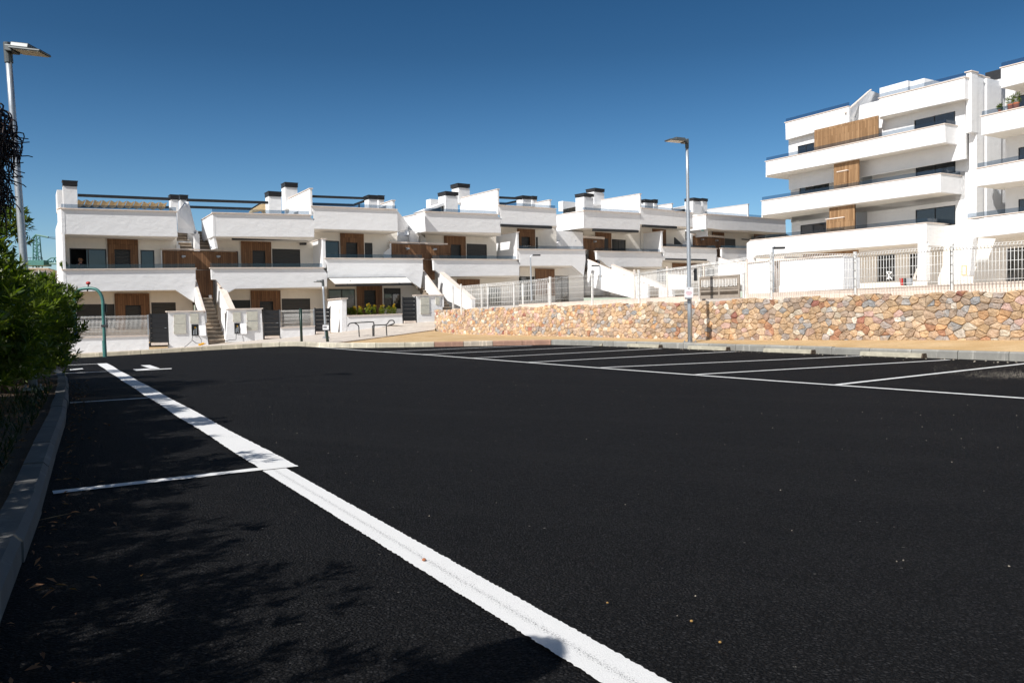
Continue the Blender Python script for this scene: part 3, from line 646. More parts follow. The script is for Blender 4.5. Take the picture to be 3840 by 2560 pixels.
h = Kit('terraced_house', 'white terraced house partly hidden by the tall lamp post on the verge', 'house', FC, Z6, (1500, 1300), 'white terraced houses in the row')
h.parapet([(995, 350), (1510, 402), (1560, 406), (1562, 555), (1200, 540), (992, 526)], ((995, 350), (1558, 406)), rail=.21)
h.parapet([(1228, 772), (1742, 790), (1820, 793), (1826, 850), (1800, 1000), (1740, 925), (1222, 915), (1246, 860)], ((1226, 772), (1820, 793)), rail=.22)
h.slab((992, 526), (1562, 554), .18, 9); h.slab((1225, 915), (1750, 925), .18, 9)
h.cells('wall', M['cream'], (992, 515), (1480, 850), [((1128, 700), (1200, 780))], 1.8, .15); h.timber((1127, 545), (1273, 780), []); h.window((1150, 660), (1236, 780), 1.68, 0, 'paned')
h.awnbox((1022, 530), (1392, 550), -.05, .17); h.awnbox((1265, 895), (1718, 906), -.05, .13)
h.prism('stair_side', M['black'], [(1368, 668), (1450, 745), (1368, 745)], .8, .9)
h.cells('wall', M['cream'], (1225, 905), (1800, 1300), [], 1.8, .15); h.timber((1345, 945), (1610, 1080), []); h.window((1180, 1010), (1330, 1150), 1.7, 2, 'paned'); h.window((1650, 1000), (1830, 1100), 1.7, 2, 'paned')
h.body((1000, 560), (1800, 1300), 2.6, 10)
h.chimney(((1040, 290), (1130, 360)), ((1038, 252), (1132, 292)), 1.0, .7); h.chimney(((1140, 296), (1176, 360)), ((1137, 254), (1176, 298)), 2.0, .7)
h.sidewall((1330, 303), (1330, 385), 4.6, .15, .6); h.beam((1002, 275), (1045, 280), 1.2)

h = Kit('terraced_house', 'white terraced house just right of the tall lamp post with a small green wall plate', 'house', FC, Z7, (700, 1000), 'white terraced houses in the row')
h.parapet([(458, 303), (845, 330), (852, 350), (850, 452), (620, 448), (468, 428)], ((458, 303), (848, 330)), rail=.21)
h.parapet([(605, 616), (822, 622), (1000, 626), (1000, 745), (620, 745), (605, 715)], ((603, 616), (1000, 626)), rail=.22)
h.sidewall((457, 310), (468, 440), 5.0, .12, -.01, name='side_wall'); h.sidewall((470, 425), (473, 505), 3.2, .10, .3, name='stair_wall', cop=False)
h.slab((468, 430), (850, 450), .18, 9); h.slab((620, 745), (1000, 745), .18, 9)
h.cells('wall', M['cream'], (462, 420), (900, 650), [((632, 523), (732, 612))], 1.8, .15); h.timber((520, 452), (628, 620), []); h.box('timber_panel', woodmat(FC), (478, 450), (521, 620), 2.2, 2.3); h.shut((632, 523), (732, 612), 1.86)
h.box('house_number_plate', M['fgreen'], (418, 444), (442, 458), .28, .30)
h.body((470, 450), (1000, 1000), 2.6, 10)
h.chimney(((340, 180), (420, 300)), ((342, 150), (418, 184)), 2.6, .9); h.chimney(((425, 182), (472, 300)), ((422, 155), (472, 186)), 3.0, .9)
h.sidewall((843, 212), (843, 328), 6.5, .16, .02); h.prism('stair_glazing', M['paned'], [(185, 268), (340, 240), (340, 275), (320, 285)], 3.6, 3.65); h.prism('stair_wall', M['white'], [(155, 248), (335, 214), (337, 240), (170, 266)], 3.4, 4.4)

h = Kit('terraced_house', 'last white terraced house of the row, half behind the apartment block', 'house', FC, Z7, (1000, 1000), 'white terraced houses in the row')
h.parapet([(850, 330), (1190, 354), (1194, 474), (1050, 468), (850, 452)], ((850, 330), (1190, 354)), rail=.21)
h.slab((850, 452), (1194, 472), .18, 9)
h.cells('wall', M['cream'], (852, 440), (1194, 700), [], 1.8, .15); h.timber((905, 470), (1002, 530), []); h.shut((795, 528), (905, 545), 1.7)
h.body((856, 470), (1190, 800), 2.6, 10)
b = MB(); b.prism([h.P(p, 1.0) for p in ((1035, 545), (1050, 505), (1185, 478), (1240, 505), (1240, 520))], FC.D*.4); b.build('awning', M['dark'], h.r)

# ------------------------------------------------------------------ exterior staircases between the houses
SG = 'outdoor staircases between the houses'
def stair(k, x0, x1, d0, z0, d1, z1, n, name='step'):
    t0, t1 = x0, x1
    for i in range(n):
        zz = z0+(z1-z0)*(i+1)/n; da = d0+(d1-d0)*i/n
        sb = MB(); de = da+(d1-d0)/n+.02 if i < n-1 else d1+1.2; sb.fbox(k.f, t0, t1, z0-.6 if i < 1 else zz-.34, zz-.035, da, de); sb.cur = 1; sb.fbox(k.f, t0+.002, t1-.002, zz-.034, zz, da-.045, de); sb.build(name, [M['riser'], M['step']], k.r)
def string_(k, a, c, th, down, name='string_wall'):   # a=(px,py,d) top back, c = top front
    p, q = k.f.p(*k.z(a[0], a[1]), a[2]), k.f.p(*k.z(c[0], c[1]), c[2]); t = (p-k.f.A).dot(k.f.F)
    q = k.f.at(t, q.z, c[2]); MB().prism([p, q, Vector((q.x, q.y, q.z-down[1])), Vector((p.x, p.y, p.z-down[0]))], k.f.F*th).build(name, M['white'], k.r, bevel=.01)
    MB().prism([p+Zv*.003-k.f.F*.03, q+Zv*.003-k.f.F*.03, q+Zv*.003+k.f.F*(th+.03), p+Zv*.003+k.f.F*(th+.03)], Zv*.035).build('coping', M['cop'], k.r)
k = Kit('outdoor_staircase', 'leftmost outdoor staircase with its whole lower flight visible below the timber screen', 'staircase', FA, Z2, (1380, 1440), SG)
wd = woodmat(FA)
k.box('timber_screen', wd, (916, 668), (1550, 835), 1.5, 1.62); k.box('timber_screen', wd, (1180, 834), (1345, 1085), 1.5, 1.62); k.box('coping', M['cop'], (905, 660), (1556, 668), 1.45, 1.66); k.box('screen_end', M['white'], (904, 668), (916, 822), 1.46, 1.64); k.box('screen_end', M['black'], (1540, 668), (1556, 835), 1.63, 2.2)
lamp(k, (1090, 722), 1.5); lamp(k, (1382, 722), 1.5)
t0, zb = k.tz((1308, 1450), -1.9); t1, _ = k.tz((1444, 1440), -1.9); _, zt = k.tz((1300, 1070), 1.4); stair(k, t0, t1, -1.9, zb, 1.4, zt, 12)
string_(k, (1200, 912, .7), (1302, 1192, -1.9), -.2, (.95, .5)); string_(k, (1366, 916, 1.3), (1446, 1165, -1.9), .26, (1.3, .42))
k.box('string_wall', M['white'], (1437, 1160), (1446, 1410), -1.88, -1.0)
k.box('post_box', M['signw'], (1308, 1045), (1330, 1068), 1.3, 1.45)
b0 = k.P((1045, 520), 3.2)
for (xa, xb, ya, yb) in ((1062, 1166, 655, 520), (1225, 1312, 655, 515)):
    t0, z0 = k.tz((xa, ya), 2.2); t1, _ = k.tz((xb, ya), 2.2); _, z1 = k.tz((xb, yb), 3.8); stair(k, t0, t1, 2.2, z0, 3.8, z1, 6)
k.sidewall((1200, 505), (1200, 700), 4, .1, 2.2, -.8, name='divider_wall', cop=False); k.box('divider_wall', M['white'], (1185, 530), (1232, 690), 2.0, 2.6)
k.box('divider_wall', M['white'], (1128, 500), (1190, 690), 2.9, 3.0)
b = MB(); b.prism([k.P(p, d) for p, d in (((1040, 345), .25), ((1108, 258), 3.0), ((1138, 262), 3.0), ((1205, 530), 2.6), ((1050, 520), .4))], FA.D*.15); b.build('stair_wall', M['white'], k.r)
k.box('small_pier', M['white'], (1032, 622), (1066, 690), 1.75, 2.0)

k = Kit('outdoor_staircase', 'outdoor staircase with timber screen beside the house with the open white awning', 'staircase', FA, Z4, (1390, 1240), SG)
k.box('timber_screen', wd, (902, 570), (1440, 720), 1.5, 1.62); k.box('timber_screen', wd, (1185, 719), (1300, 905), 1.5, 1.62); k.box('coping', M['cop'], (888, 562), (1418, 570), 1.45, 1.66); k.box('screen_end', M['white'], (888, 570), (902, 712), 1.46, 1.64)
lamp(k, (1042, 620), 1.5); lamp(k, (1293, 625), 1.5)
b = MB(); b.prism([k.P(p, 1.2) for p in ((833, 655), (890, 612), (890, 710), (833, 710))], FA.D*.15); b.build('low_wall', M['white'], k.r)
t0, zb = k.tz((1330, 1180), -1.7); _, zt = k.tz((1285, 905), 1.4); stair(k, t0-.1, t0+.85, -1.7, zb, 1.4, zt, 11)
string_(k, (1205, 822, .6), (1372, 1060, -2.0), -.2, (1.0, .6))
string_(k, (1325, 820, 1.2), (1530, 1085, -3.2), .26, (1.6, .7))
k.box('divider_wall', M['white'], (1072, 450), (1152, 572), 2.0, 2.2); k.box('divider_wall', M['white'], (962, 420), (1062, 572), 3.6, 3.7)
b = MB(); b.prism([k.P(p, d) for p, d in (((952, 262), .3), ((1085, 432), 3.4), ((1000, 470), 2.0), ((962, 458), .4))], FA.D*.12); b.build('stair_wall', M['white'], k.r)
b = MB(); b.prism([k.P(p, d) for p, d in (((1005, 333), 4.8), ((1205, 282), .3), ((1215, 460), .3), ((1160, 470), 1.2), ((1080, 440), 3.0))], FA.D*.12); b.build('stair_wall', M['white'], k.r)
b = MB(); b.prism([k.P(p, 2.6) for p in ((1155, 470), (1222, 530), (1215, 572), (1155, 572))], FA.D*.12); b.build('stair_wall', M['white'], k.r)

k = Kit('outdoor_staircase', 'outdoor staircase behind the mesh fence, left of the tall lamp post', 'staircase', FC, Z6, (800, 1290), SG)
wc = woodmat(FC)
k.box('timber_screen', wc, (147, 665), (600, 812), 1.5, 1.62); k.box('timber_screen', wc, (440, 811), (522, 985), 1.5, 1.62); k.box('coping', M['cop'], (125, 657), (602, 665), 1.45, 1.66); k.box('screen_end', M['white'], (124, 665), (147, 806), 1.46, 1.64); k.box('screen_end', M['black'], (598, 680), (640, 812), 1.7, 2.2)
lamp(k, (268, 708), 1.5); lamp(k, (483, 715), 1.5)
b = MB(); b.prism([k.P(p, 1.2) for p in ((40, 768), (124, 695), (124, 800), (40, 800))], FC.D*.15); b.build('low_wall', M['white'], k.r)
string_(k, (432, 912, .5), (735, 1190, -5.2), -.2, (1.9, 1.1)); string_(k, (550, 915, 1.2), (868, 1235, -5.6), .3, (1.7, .9))
_, zt = k.tz((500, 985), 1.4); _, zb = k.tz((700, 1230), -4.6); t0 = k.tz((550, 915), 1.2)[0]; stair(k, t0-1.1, t0-.01, -4.4, zb, 1.4, zt, 14)
k.box('divider_wall', M['white'], (250, 555), (358, 668), 2.0, 2.2); k.box('divider_wall', M['white'], (167, 525), (250, 668), 3.6, 3.7); k.prism('stair_wall', M['white'], [(358, 600), (395, 640), (392, 668), (358, 668)], 2.4, 2.5)
b = MB(); b.prism([k.P(p, d) for p, d in (((153, 405), 4.8), ((372, 385), .4), ((376, 560), .4), ((250, 548), 2.8), ((155, 500), 4.8))], FC.D*.12); b.build('stair_wall', M['white'], k.r)

k = Kit('outdoor_staircase', 'outdoor staircase with timber screen just right of the tall lamp post', 'staircase', FC, Z7, (720, 850), SG)
k.box('timber_screen', wc, (335, 503), (632, 612), 1.5, 1.62); k.box('timber_screen', wc, (556, 611), (604, 720), 1.5, 1.62); k.box('coping', M['cop'], (322, 496), (634, 503), 1.45, 1.66); k.box('screen_end', M['white'], (320, 480), (336, 606), 1.4, 1.64)
lamp(k, (415, 535), 1.5); lamp(k, (548, 545), 1.5)
b = MB(); b.prism([k.P(p, 1.2) for p in ((242, 578), (320, 525), (320, 604), (242, 604))], FC.D*.15); b.build('low_wall', M['white'], k.r)
string_(k, (548, 692, .5), (740, 838, -5.0), -.2, (1.9, 1.3)); string_(k, (625, 692, 1.2), (797, 842, -5.2), .32, (1.6, .9))
_, zt = k.tz((590, 715), 1.4); _, zb = k.tz((730, 850), -4.4); t0 = k.tz((625, 692), 1.2)[0]; stair(k, t0-1.1, t0-.01, -4.4, zb, 1.4, zt, 14)
k.prism('divider_wall', M['white'], [(318, 388), (378, 412), (372, 505), (318, 505)], 2.6, 2.7)
# ------------------------------------------------------------------ apartment blocks on the right
FP = Fac(tuple((V*47.9)[:2]), math.degrees(AU)-90)
wl_ = woodmat(FP, True)
h = Kit('apartment_block', 'white four storey apartment block with long balconies and timber cladding', 'apartment block', FP, A1, (700, 1400))
h.parapet([(122, 660), (1266, 418), (1270, 535), (122, 748)], ((120, 660), (1268, 418)), rail=.27, over=.05)
h.parapet([(95, 912), (1240, 735), (1240, 853), (95, 1003)], ((93, 912), (1242, 735)), rail=.27, over=.05)
h.parapet([(22, 1163), (1150, 1050), (1150, 1172), (1094, 1180), (60, 1258), (42, 1275), (42, 1300), (0, 1300), (0, 1180)], ((24, 1163), (1152, 1050)), rail=.27, over=.05)
h.parapet([(247, 412), (652, 306), (652, 412), (250, 520)], ((245, 412), (650, 307)), d=.9, rail=.27, over=.05)
h.parapet([(847, 256), (1396, 121), (1396, 256), (847, 375)], ((845, 256), (1398, 121)), d=.5, rail=.27, over=.05)
def ret(top, bot, depth, d=0.0):
    t, z1 = h.tz(top, d); _, z0 = h.tz(bot, d); MB().fbox(FP, t-.18, t-.001, z0, z1, d+.181, d+depth).build('parapet', M['white'], h.r, bevel=.012)
    MB().fbox(FP, t-.22, t+.05, z1, z1+.045, d+.19, d+depth).build('coping', M['cop'], h.r)
ret((1266, 418), (1270, 536), 2.6); ret((1240, 735), (1240, 853), 3.2); ret((1150, 1050), (1150, 1195), 4.2); ret((1396, 121), (1396, 256), 1.4, .5)
for (p, dd, dep, rl) in (((1266, 418), .18, 2.4, .27), ((1240, 735), .18, 2.6, .27), ((1150, 1050), .18, 3.8, .27)):
    t, z = h.tz(p, 0); MB().fbox(FP, t-.10, t-.088, z+.046, z+.046+rl, dd, dep).build('glass_railing', M['rail'], h.r)
h.slab((122, 748), (1268, 534), .18, 10, .3, dz=.02); h.slab((95, 1003), (1240, 853), .18, 10, .3, dz=.02); h.slab((42, 1270), (1150, 1178), .18, 10, .3, dz=.03); h.slab((250, 520), (652, 412), 1.08, 10, .3, dz=.02); h.slab((847, 375), (1396, 256), .68, 10, .3, dz=.02)
O = lambda *a: list(a)
h.cells('wall', M['white'], (268, 514), (1398, 640), [((325, 560), (432, 640)), ((1070, 395), (1333, 470))], 1.3, .2)
h.cells('wall', M['white'], (860, 250), (1398, 480), [((1070, 372), (1333, 480))], 1.302, .2)
h.window((325, 560), (432, 660), 1.36, 1); h.window((1070, 372), (1333, 480), 1.36, 1)
h.cells('wall', M['white'], (280, 640), (1400, 900), [((335, 805), (527, 890)), ((1078, 670), (1335, 800))], 2.2, .2); h.window((335, 805), (527, 890), 2.26, 1); h.window((1078, 670), (1335, 800), 2.26, 1)
h.cells('wall', M['white'], (286, 900), (1400, 1190), [((342, 1066), (508, 1160)), ((1078, 968), (1335, 1100))], 2.2, .2); h.window((342, 1066), (508, 1160), 2.26, 1); h.window((1078, 968), (1335, 1100), 2.26, 1)
h.cells('wall', M['cream'], (60, 1180), (1400, 1480), [((832, 1258), (950, 1420)), ((1040, 1250), (1095, 1400))], 2.4, .2); h.window((832, 1258), (950, 1420), 2.46, 1, 'paned'); h.window((1040, 1250), (1095, 1400), 2.46, 0, 'paned')
h.prism('timber_panel', wl_, [(432, 458), (838, 364), (838, 515), (432, 600)], .5, .62); h.prism('timber_panel', wl_, [(557, 660), (714, 630), (714, 820), (557, 840)], .30, .42); h.prism('timber_panel', wl_, [(528, 935), (690, 915), (690, 1110), (528, 1120)], .30, .42)
for a, c in (((581, 727), (642, 840)), ((509, 1030), (618, 1120))):
    h.box('timber_pier', wl_, a, c, .19, .29); t0, z = h.tz(a, .19); t1, _ = h.tz(c, .19); MB().fbox(FP, t0-.05, t1+.05, z, z+.06, .15, .295).build('coping', M['cop'], h.r)
h.prism('timber_panel', wl_, [(355, 1238), (710, 1210), (710, 1245), (355, 1270)], 1.0, 1.1)
h.box('service_door', M['galv'], (740, 690), (800, 830), 2.15, 2.19); h.box('service_door', M['galv'], (695, 985), (768, 1100), 2.15, 2.19)
h.body((285, 415), (1398, 1480), 3.0, 14)
h.prism('column', M['white'], [(1092, 1181), (1148, 1173), (1144, 1420), (1089, 1420)], .02, .5, .03)
t, z1 = h.tz((1150, 1050), 0); _, z0 = h.tz((1150, 1420), 0); MB().fbox(FP, t-.17, t-.02, z0, z1-1.15, 3.2, 4.2).build('column', M['white'], h.r, bevel=.03)
# stair gable, roof rooms, stepped fins
b = MB(); b.prism([h.P(p, d) for p, d in (((628, 347), .8), ((790, 204), 5.0), ((852, 226), 9.0), ((852, 420), 9.0), ((628, 425), .8))], -FP.F*.2); b.build('gable_wall', M['white'], h.r)
b = MB(); b.prism([h.P(p, d)+Zv*.001 for p, d in (((622, 345), .75), ((789, 202), 5.0), ((800, 200), 5.0), ((634, 348), .75))], Zv*.05); b.build('coping', M['cop'], h.r)
h.box('roof_room', M['white'], (850, 190), (1030, 300), 7.0, 9.5); h.box('roof_room', M['white'], (1045, 150), (1135, 260), 5.0, 7.5)
for i, (x0, x1, y0, y1, dd, ln) in enumerate(((1400, 1436, 92, 470, .9, .7), (1452, 1468, 108, 1010, 1.5, .75), (1487, 1505, 122, 1400, 2.4, .75), (1524, 1538, 140, 1400, 3.0, 3.6))):
    ln -= 3.0; h.box('wall_fin', M['white'], (x0, y0), (x1, y1), dd, dd+ln+3, bevel=.03); t0, z = h.tz((x0, y0), dd); t1, _ = h.tz((x1, y1), dd); MB().fbox(FP, t0-.05, t1+.05, z, z+.06, dd-.06, dd+ln+3).build('coping', M['cop'], h.r)
h.box('wall', M['white'], (1398, 250), (1538, 1400), 4.2, 9)
h.box('wall', M['white'], (1424, 468), (1453, 1010), 1.46, 2.04); h.box('wall', M['white'], (1436, 150), (1534, 1400), 2.62, 4.19); h.box('wall', M['white'], (1397, 300), (1452, 1400), 2.05, 4.3); k1 = h.r
h = Kit('apartment_block', 'white apartment block cut off by the right edge, potted plants on its upper balcony', 'apartment block', FP, A1, (1600, 1400))
h.parapet([(1625, 62), (1900, -8), (1900, 120), (1625, 190)], ((1622, 62), (1902, -8)), rail=.27, over=.05)
h.parapet([(1500, 372), (1900, 282), (1900, 414), (1500, 490)], ((1498, 372), (1902, 282)), d=-.4, rail=.27, over=.05)
h.parapet([(1472, 705), (1900, 626), (1900, 762), (1472, 816)], ((1470, 705), (1902, 626)), d=-.6, rail=.27, over=.05)
h.parapet([(1448, 1030), (1900, 966), (1900, 1094), (1450, 1146)], ((1405, 1026), (1902, 966)), d=-.8, rail=.27, over=.05)
h.prism('column', M['white'], [(1378, 1075), (1384, 1050), (1400, 1032), (1446, 1028), (1446, 1150), (1420, 1390), (1372, 1390)], -1.1, -.5, .06)
h.slab((1625, 190), (1900, 120), .18, 8, .3, dz=.03); h.slab((1500, 490), (1900, 414), -.2, 9, .3, dz=.03); h.slab((1472, 816), (1900, 762), -.4, 9, .3, dz=.03); h.slab((1450, 1146), (1900, 1094), -.6, 9, .3, dz=.03)
h.cells('wall', M['white'], (1655, 60), (1900, 400), [((1735, 238), (1900, 400))], 1.9, .2); h.window((1735, 238), (1895, 400), 1.96, 1)
h.cells('wall', M['white'], (1655, 400), (1900, 720), [((1735, 570), (1900, 720))], 1.9, .2); h.window((1735, 570), (1895, 720), 1.96, 1)
h.cells('wall', M['white'], (1655, 720), (1900, 1060), [((1735, 900), (1900, 1060))], 1.9, .2); h.window((1735, 900), (1895, 1060), 1.96, 1)
h.cells('wall', M['cream'], (1450, 1050), (1900, 1480), [((1655, 1215), (1900, 1430)), ((1200, 1240), (1252, 1420))], 1.9, .2); h.window((1655, 1215), (1895, 1430), 1.96, 2, 'paned')
h.sidewall((1655, 150), (1655, 1400), 12, .1, 1.95, cop=False, name='side_wall'); h.body((1660, 100), (1900, 1460), 2.7, 12)
h.box('side_wall', M['white'], (1560, 165), (1720, 1400), 6.7, 9); h.box('roof_screen', M['dark'], (1525, 92), (1630, 124), 4.0, 4.1); h.box('roof_wall', M['white'], (1525, 126), (1640, 170), 4.05, 4.2)
k2 = h
# pots with plants on the upper balcony of the second block, pots on house 1
def pot(q, hgt, label, mat, leafc, group='potted plants on the balconies'):
    t = thing('potted_plant', label, 'potted plant', q, group); b = MB(); n = 12
    b.tube([q, q+Zv*hgt*.4], [hgt*.15, hgt*.2], 12); b.build('pot', M[mat], t); L_ = []; cs = []
    vs, qs, cc = leaves([(q+Zv*hgt*.65, (hgt*.22, hgt*.22, hgt*.35))], 40, .16, .03, 5); np_mesh('foliage', vs, qs, M['leaf'], t, cc)
def leaves(blobs, ntips, ln, wd, per=8, up=.5, shell=.35, seed=1):
    g = np.random.default_rng(seed); vs = []; qs = []; cc = []
    tot = sum(r[0]*r[1]+r[1]*r[2]+r[0]*r[2] for _, r in blobs)
    for c, r in blobs:
        n = max(3, int(ntips*(r[0]*r[1]+r[1]*r[2]+r[0]*r[2])/tot)); c = np.array(c); r = np.array(r)
        d = g.normal(size=(n, 3)); d /= np.linalg.norm(d, axis=1)[:, None]
        rad = 1-shell*g.random(n)**1.6
        lump = 1+.16*np.sin(d[:, 0]*5+c[0]*7)*np.cos(d[:, 1]*6+c[1]*5)+.12*np.sin(d[:, 2]*7+c[0])
        p = c+d*r*(rad*lump)[:, None]
        for i in range(n):
            ax = d[i]*(1-up)+np.array([0, 0, up])+g.normal(size=3)*.22; ax /= np.linalg.norm(ax)
            h = np.array([0, 0, 1.]) if abs(ax[2]) < .9 else np.array([1., 0, 0]); x = np.cross(ax, h); x /= np.linalg.norm(x); y = np.cross(ax, x)
            ph0 = g.random()*6.28; shade = g.random()
            for k in range(per):
                ph = ph0+k*2.4; sp = .25+.75*(k/per); rd = x*math.cos(ph)+y*math.sin(ph)
                dr = ax*(1-sp*.75)+rd*sp; dr /= np.linalg.norm(dr); l = ln*(.65+.5*g.random()); w = wd*(.8+.4*g.random())
                sd = np.cross(dr, ax+g.normal(size=3)*.3); sd /= (np.linalg.norm(sd)+1e-9); nn = np.cross(sd, dr)
                b0 = p[i]-ax*ln*.25*k/per; m = b0+dr*l*.5+nn*l*.06; t = b0+dr*l-nn*l*.05
                n0 = len(vs); vs += [b0, m-sd*w*.5, t, m+sd*w*.5]; qs.append((n0, n0+1, n0+2, n0+3)); v = min(1, max(0, shade*.7+g.random()*.4-.05)); cc += [(v, v, v, 1)]*4
    return vs, qs, cc
for i, (p, hg, lb) in enumerate((((1618, 335), .45, 'low round potted plant at the left end of the upper balcony'), ((1686, 318), .8, 'tall thin cactus pot in the middle of the upper balcony'), ((1724, 310), .85, 'tallest potted cactus beside the dark upper window'))):
    q = k2.P(p, .1); pot(q-Zv*.1, hg, lb, 'terra', 0)
for i, (p, lb) in enumerate((((80, 822), 'small dark potted plant at the left end of the first floor terrace'), ((97, 822), 'small brown pot beside the dark plant on the first floor terrace'))):
    pot(FA.p(*Z2(*p), .45)-Zv*.02, .32, lb, 'terra' if i else 'dark', 0)

# ------------------------------------------------------------------ rubble stone wall with mesh fence
ws = MB(); cols = []; ms = []
g = random.Random(21)
U0, U1, ZT = 4.0, 37.3, 1.375
def wbase(u): return .17 if u > 18 else .17+(18-u)*.018
seeds = []
row = 0; z = .02
while z < ZT+.2:
    hrow = g.uniform(.10, .165); u = U0-.4+g.uniform(0, .2)
    while u < U1+.5:
        wv = g.choice((.09, .12, .15, .17, .2, .25, .32, .38)); seeds.append((u+wv/2+g.uniform(-.02, .02), z+hrow/2+g.uniform(-.06, .06))); u += wv
    z += hrow; row += 1
SX = .75
pts = np.array([(a*SX, c) for a, c in seeds])
PAL = [((.50, .33, .18), 30), ((.52, .37, .23), 28), ((.44, .30, .19), 28), ((.38, .28, .20), 22), ((.52, .29, .13), 7), ((.40, .19, .10), 5), ((.28, .28, .28), 4), ((.34, .32, .30), 5), ((.34, .13, .09), 2), ((.56, .47, .35), 8), ((.52, .34, .17), 9), ((.43, .28, .20), 12), ((.50, .32, .26), 8), ((.37, .31, .27), 12), ((.60, .52, .42), 6)]
bag = [c for c, k in PAL for _ in range(k)]
def clip(poly, nx_, ny_, c_):
    o = []
    for i in range(len(poly)):
        p, q = poly[i], poly[(i+1) % len(poly)]; a = p[0]*nx_+p[1]*ny_-c_; e = q[0]*nx_+q[1]*ny_-c_
        if a <= 0: o.append(p)
        if (a < 0 < e) or (e < 0 < a): f = a/(a-e); o.append((p[0]+(q[0]-p[0])*f, p[1]+(q[1]-p[1])*f))
    return o
for i, (px, pzz) in enumerate(pts):
    un = px/SX
    if un < U0-.1 or un > U1+.2 or pzz > ZT+.05: continue
    poly = [(px-.4, pzz-.4), (px+.4, pzz-.4), (px+.4, pzz+.4), (px-.4, pzz+.4)]
    dd = ((pts-pts[i])**2).sum(1)
    for j in np.argsort(dd)[1:20]:
        nx_, ny_ = pts[j]-pts[i]; mid = (pts[j]+pts[i])/2; poly = clip(poly, nx_, ny_, mid[0]*nx_+mid[1]*ny_)
        if len(poly) < 3: break
    tz_ = ZT+.035*math.sin(un*3.1)+g.uniform(-.02, .02)
    poly = clip(poly, 0, 1, tz_); poly = clip(poly, 0, -1, -(wbase(un)-.05)) if len(poly) > 2 else poly
    poly = clip(poly, 1, 0, U1*SX) if len(poly) > 2 else poly
    if len(poly) < 3: continue
    P = [(a/SX, c) for a, c in poly]; cx = sum(p[0] for p in P)/len(P); cz = sum(p[1] for p in P)/len(P)
    Q = []
    for a, c in zip(P, P[1:]+P[:1]):
        for f in (g.uniform(.05, .2), g.uniform(.8, .95)): Q.append((a[0]+(c[0]-a[0])*f, a[1]+(c[1]-a[1])*f))
    k = g.uniform(.945, .985); prot = g.uniform(.0, .022); n0 = len(ws.v); m = len(Q); c = g.choice(bag); f = g.uniform(.9, 1.38)*(1.12 if un > 21 else 1); gy = sum(c)/3; c = tuple(min(.8, (x*.84+gy*.16)*f) for x in c)  # stones of the far stretch paler, stronger light put into their colour
    off = (g.uniform(-.03, .03), g.uniform(-.03, .03))
    for (sc, dp) in ((k, 0.05), (k*.99, -.012-prot), (k*.93, -.030-prot), (k*.5, -.036-prot)):
        for (a, e) in Q:
            w_ = g.uniform(-.010, .010); ws.v.append(UVp(cx+(a-cx)*sc+off[0]*(1-sc), WV+dp+w_*(sc < k*.95), cz+(e-cz)*sc+off[1]*(1-sc)))
    ws.v.append(UVp(cx+off[0]*.5, WV-.038-prot+g.uniform(-.012, .012), cz+off[1]*.5)); cols += [(*c, 1)]*(4*m+1)
    for r_ in range(3):
        for q_ in range(m): ws.f.append((n0+r_*m+q_, n0+r_*m+(q_+1) % m, n0+(r_+1)*m+(q_+1) % m, n0+(r_+1)*m+q_)); ws.m.append(0)
    for q_ in range(m): ws.f.append((n0+3*m+q_, n0+3*m+(q_+1) % m, n0+4*m)); ws.m.append(0)
wt = thing('stone_wall', 'long rubble stone retaining wall in orange, grey and brown stones behind the verge', 'stone wall', UVp(20, WV, .1))
so = ws.build('stonework', M['stone'], wt, smooth=False, cols=cols)
b = MB(); b.prism([UVp(U0, WV-.004, -.1), UVp(U1-.03, WV-.004, -.1), UVp(U1-.03, WV-.004, 1.335), UVp(U0, WV-.004, 1.335)], V*.4); b.build('mortar_core', M['mortar'], wt)
def line_uv(px, v):                     # point of a line parallel to the wall seen at photo column px
    r = ray(px, 1180); s = v/(r.dot(V)); return (r*s).dot(U)
def mesh_panel(a, c, z0a, z1a, z0c, z1c, n_, sp=.075, r=.0045, hz=(0, .2, .4, .6, .8, 1), fold=True):
    Lh = (c-a).length; n = max(2, int(Lh/sp)); sg = []; at = lambda f, k: Vector(a.lerp(c, f))+Zv*((z0a+(z0c-z0a)*f)*(1-k)+(z1a+(z1c-z1a)*f)*k)
    for i in range(n+1):
        f = i/n
        if fold:
            p0, p1, p2, p3 = at(f, 0), at(f, .90), at(f, .945)-n_*.05, at(f, 1.0); sg += [(p0, p1), (p1, p2), (p2, p3)]
        else: sg.append((at(f, 0), at(f, 1)))
    for k in hz: sg.append((at(0, k), at(1, k)))
    if fold: sg += [(at(0, .90), at(1, .90)), (at(0, .945)-n_*.05, at(1, .945)-n_*.05)]
    return sg
FV = WV+.28
ft = thing('mesh_fence', 'white welded mesh fence standing along the top of the stone wall', 'fence', UVp(20, FV, 1.4))
posts = [(1696, 1072), (1803, 1069), (1924, 1060), (2060, 1039), (2217, 1027), (2392, 1014), (2620, 1030), (2784, 1026), (2888, 949), (3202, 947), (3564, 917), (4030, 885)]
FPz = []
for px, py in posts:
    u = line_uv(px, FV); q = W(px, py, (UVp(u, FV)).y); FPz.append((u, q.z))
for i, (u, zt) in enumerate(FPz):
    if i == 7 : pass
    p = UVp(u, FV+.06, 1.35); b = MB(); b.prism([p-U*.03-V*.03, p+U*.03-V*.03, p+U*.03+V*.03, p-U*.03+V*.03], Zv*(zt-1.35)); b.prism([p-U*.036-V*.036+Zv*(zt-1.35), p+U*.036-V*.036+Zv*(zt-1.35), p+U*.036+V*.036+Zv*(zt-1.35), p-U*.036+V*.036+Zv*(zt-1.35)], Zv*.02); b.build('fence_post', M['fence'], ft)
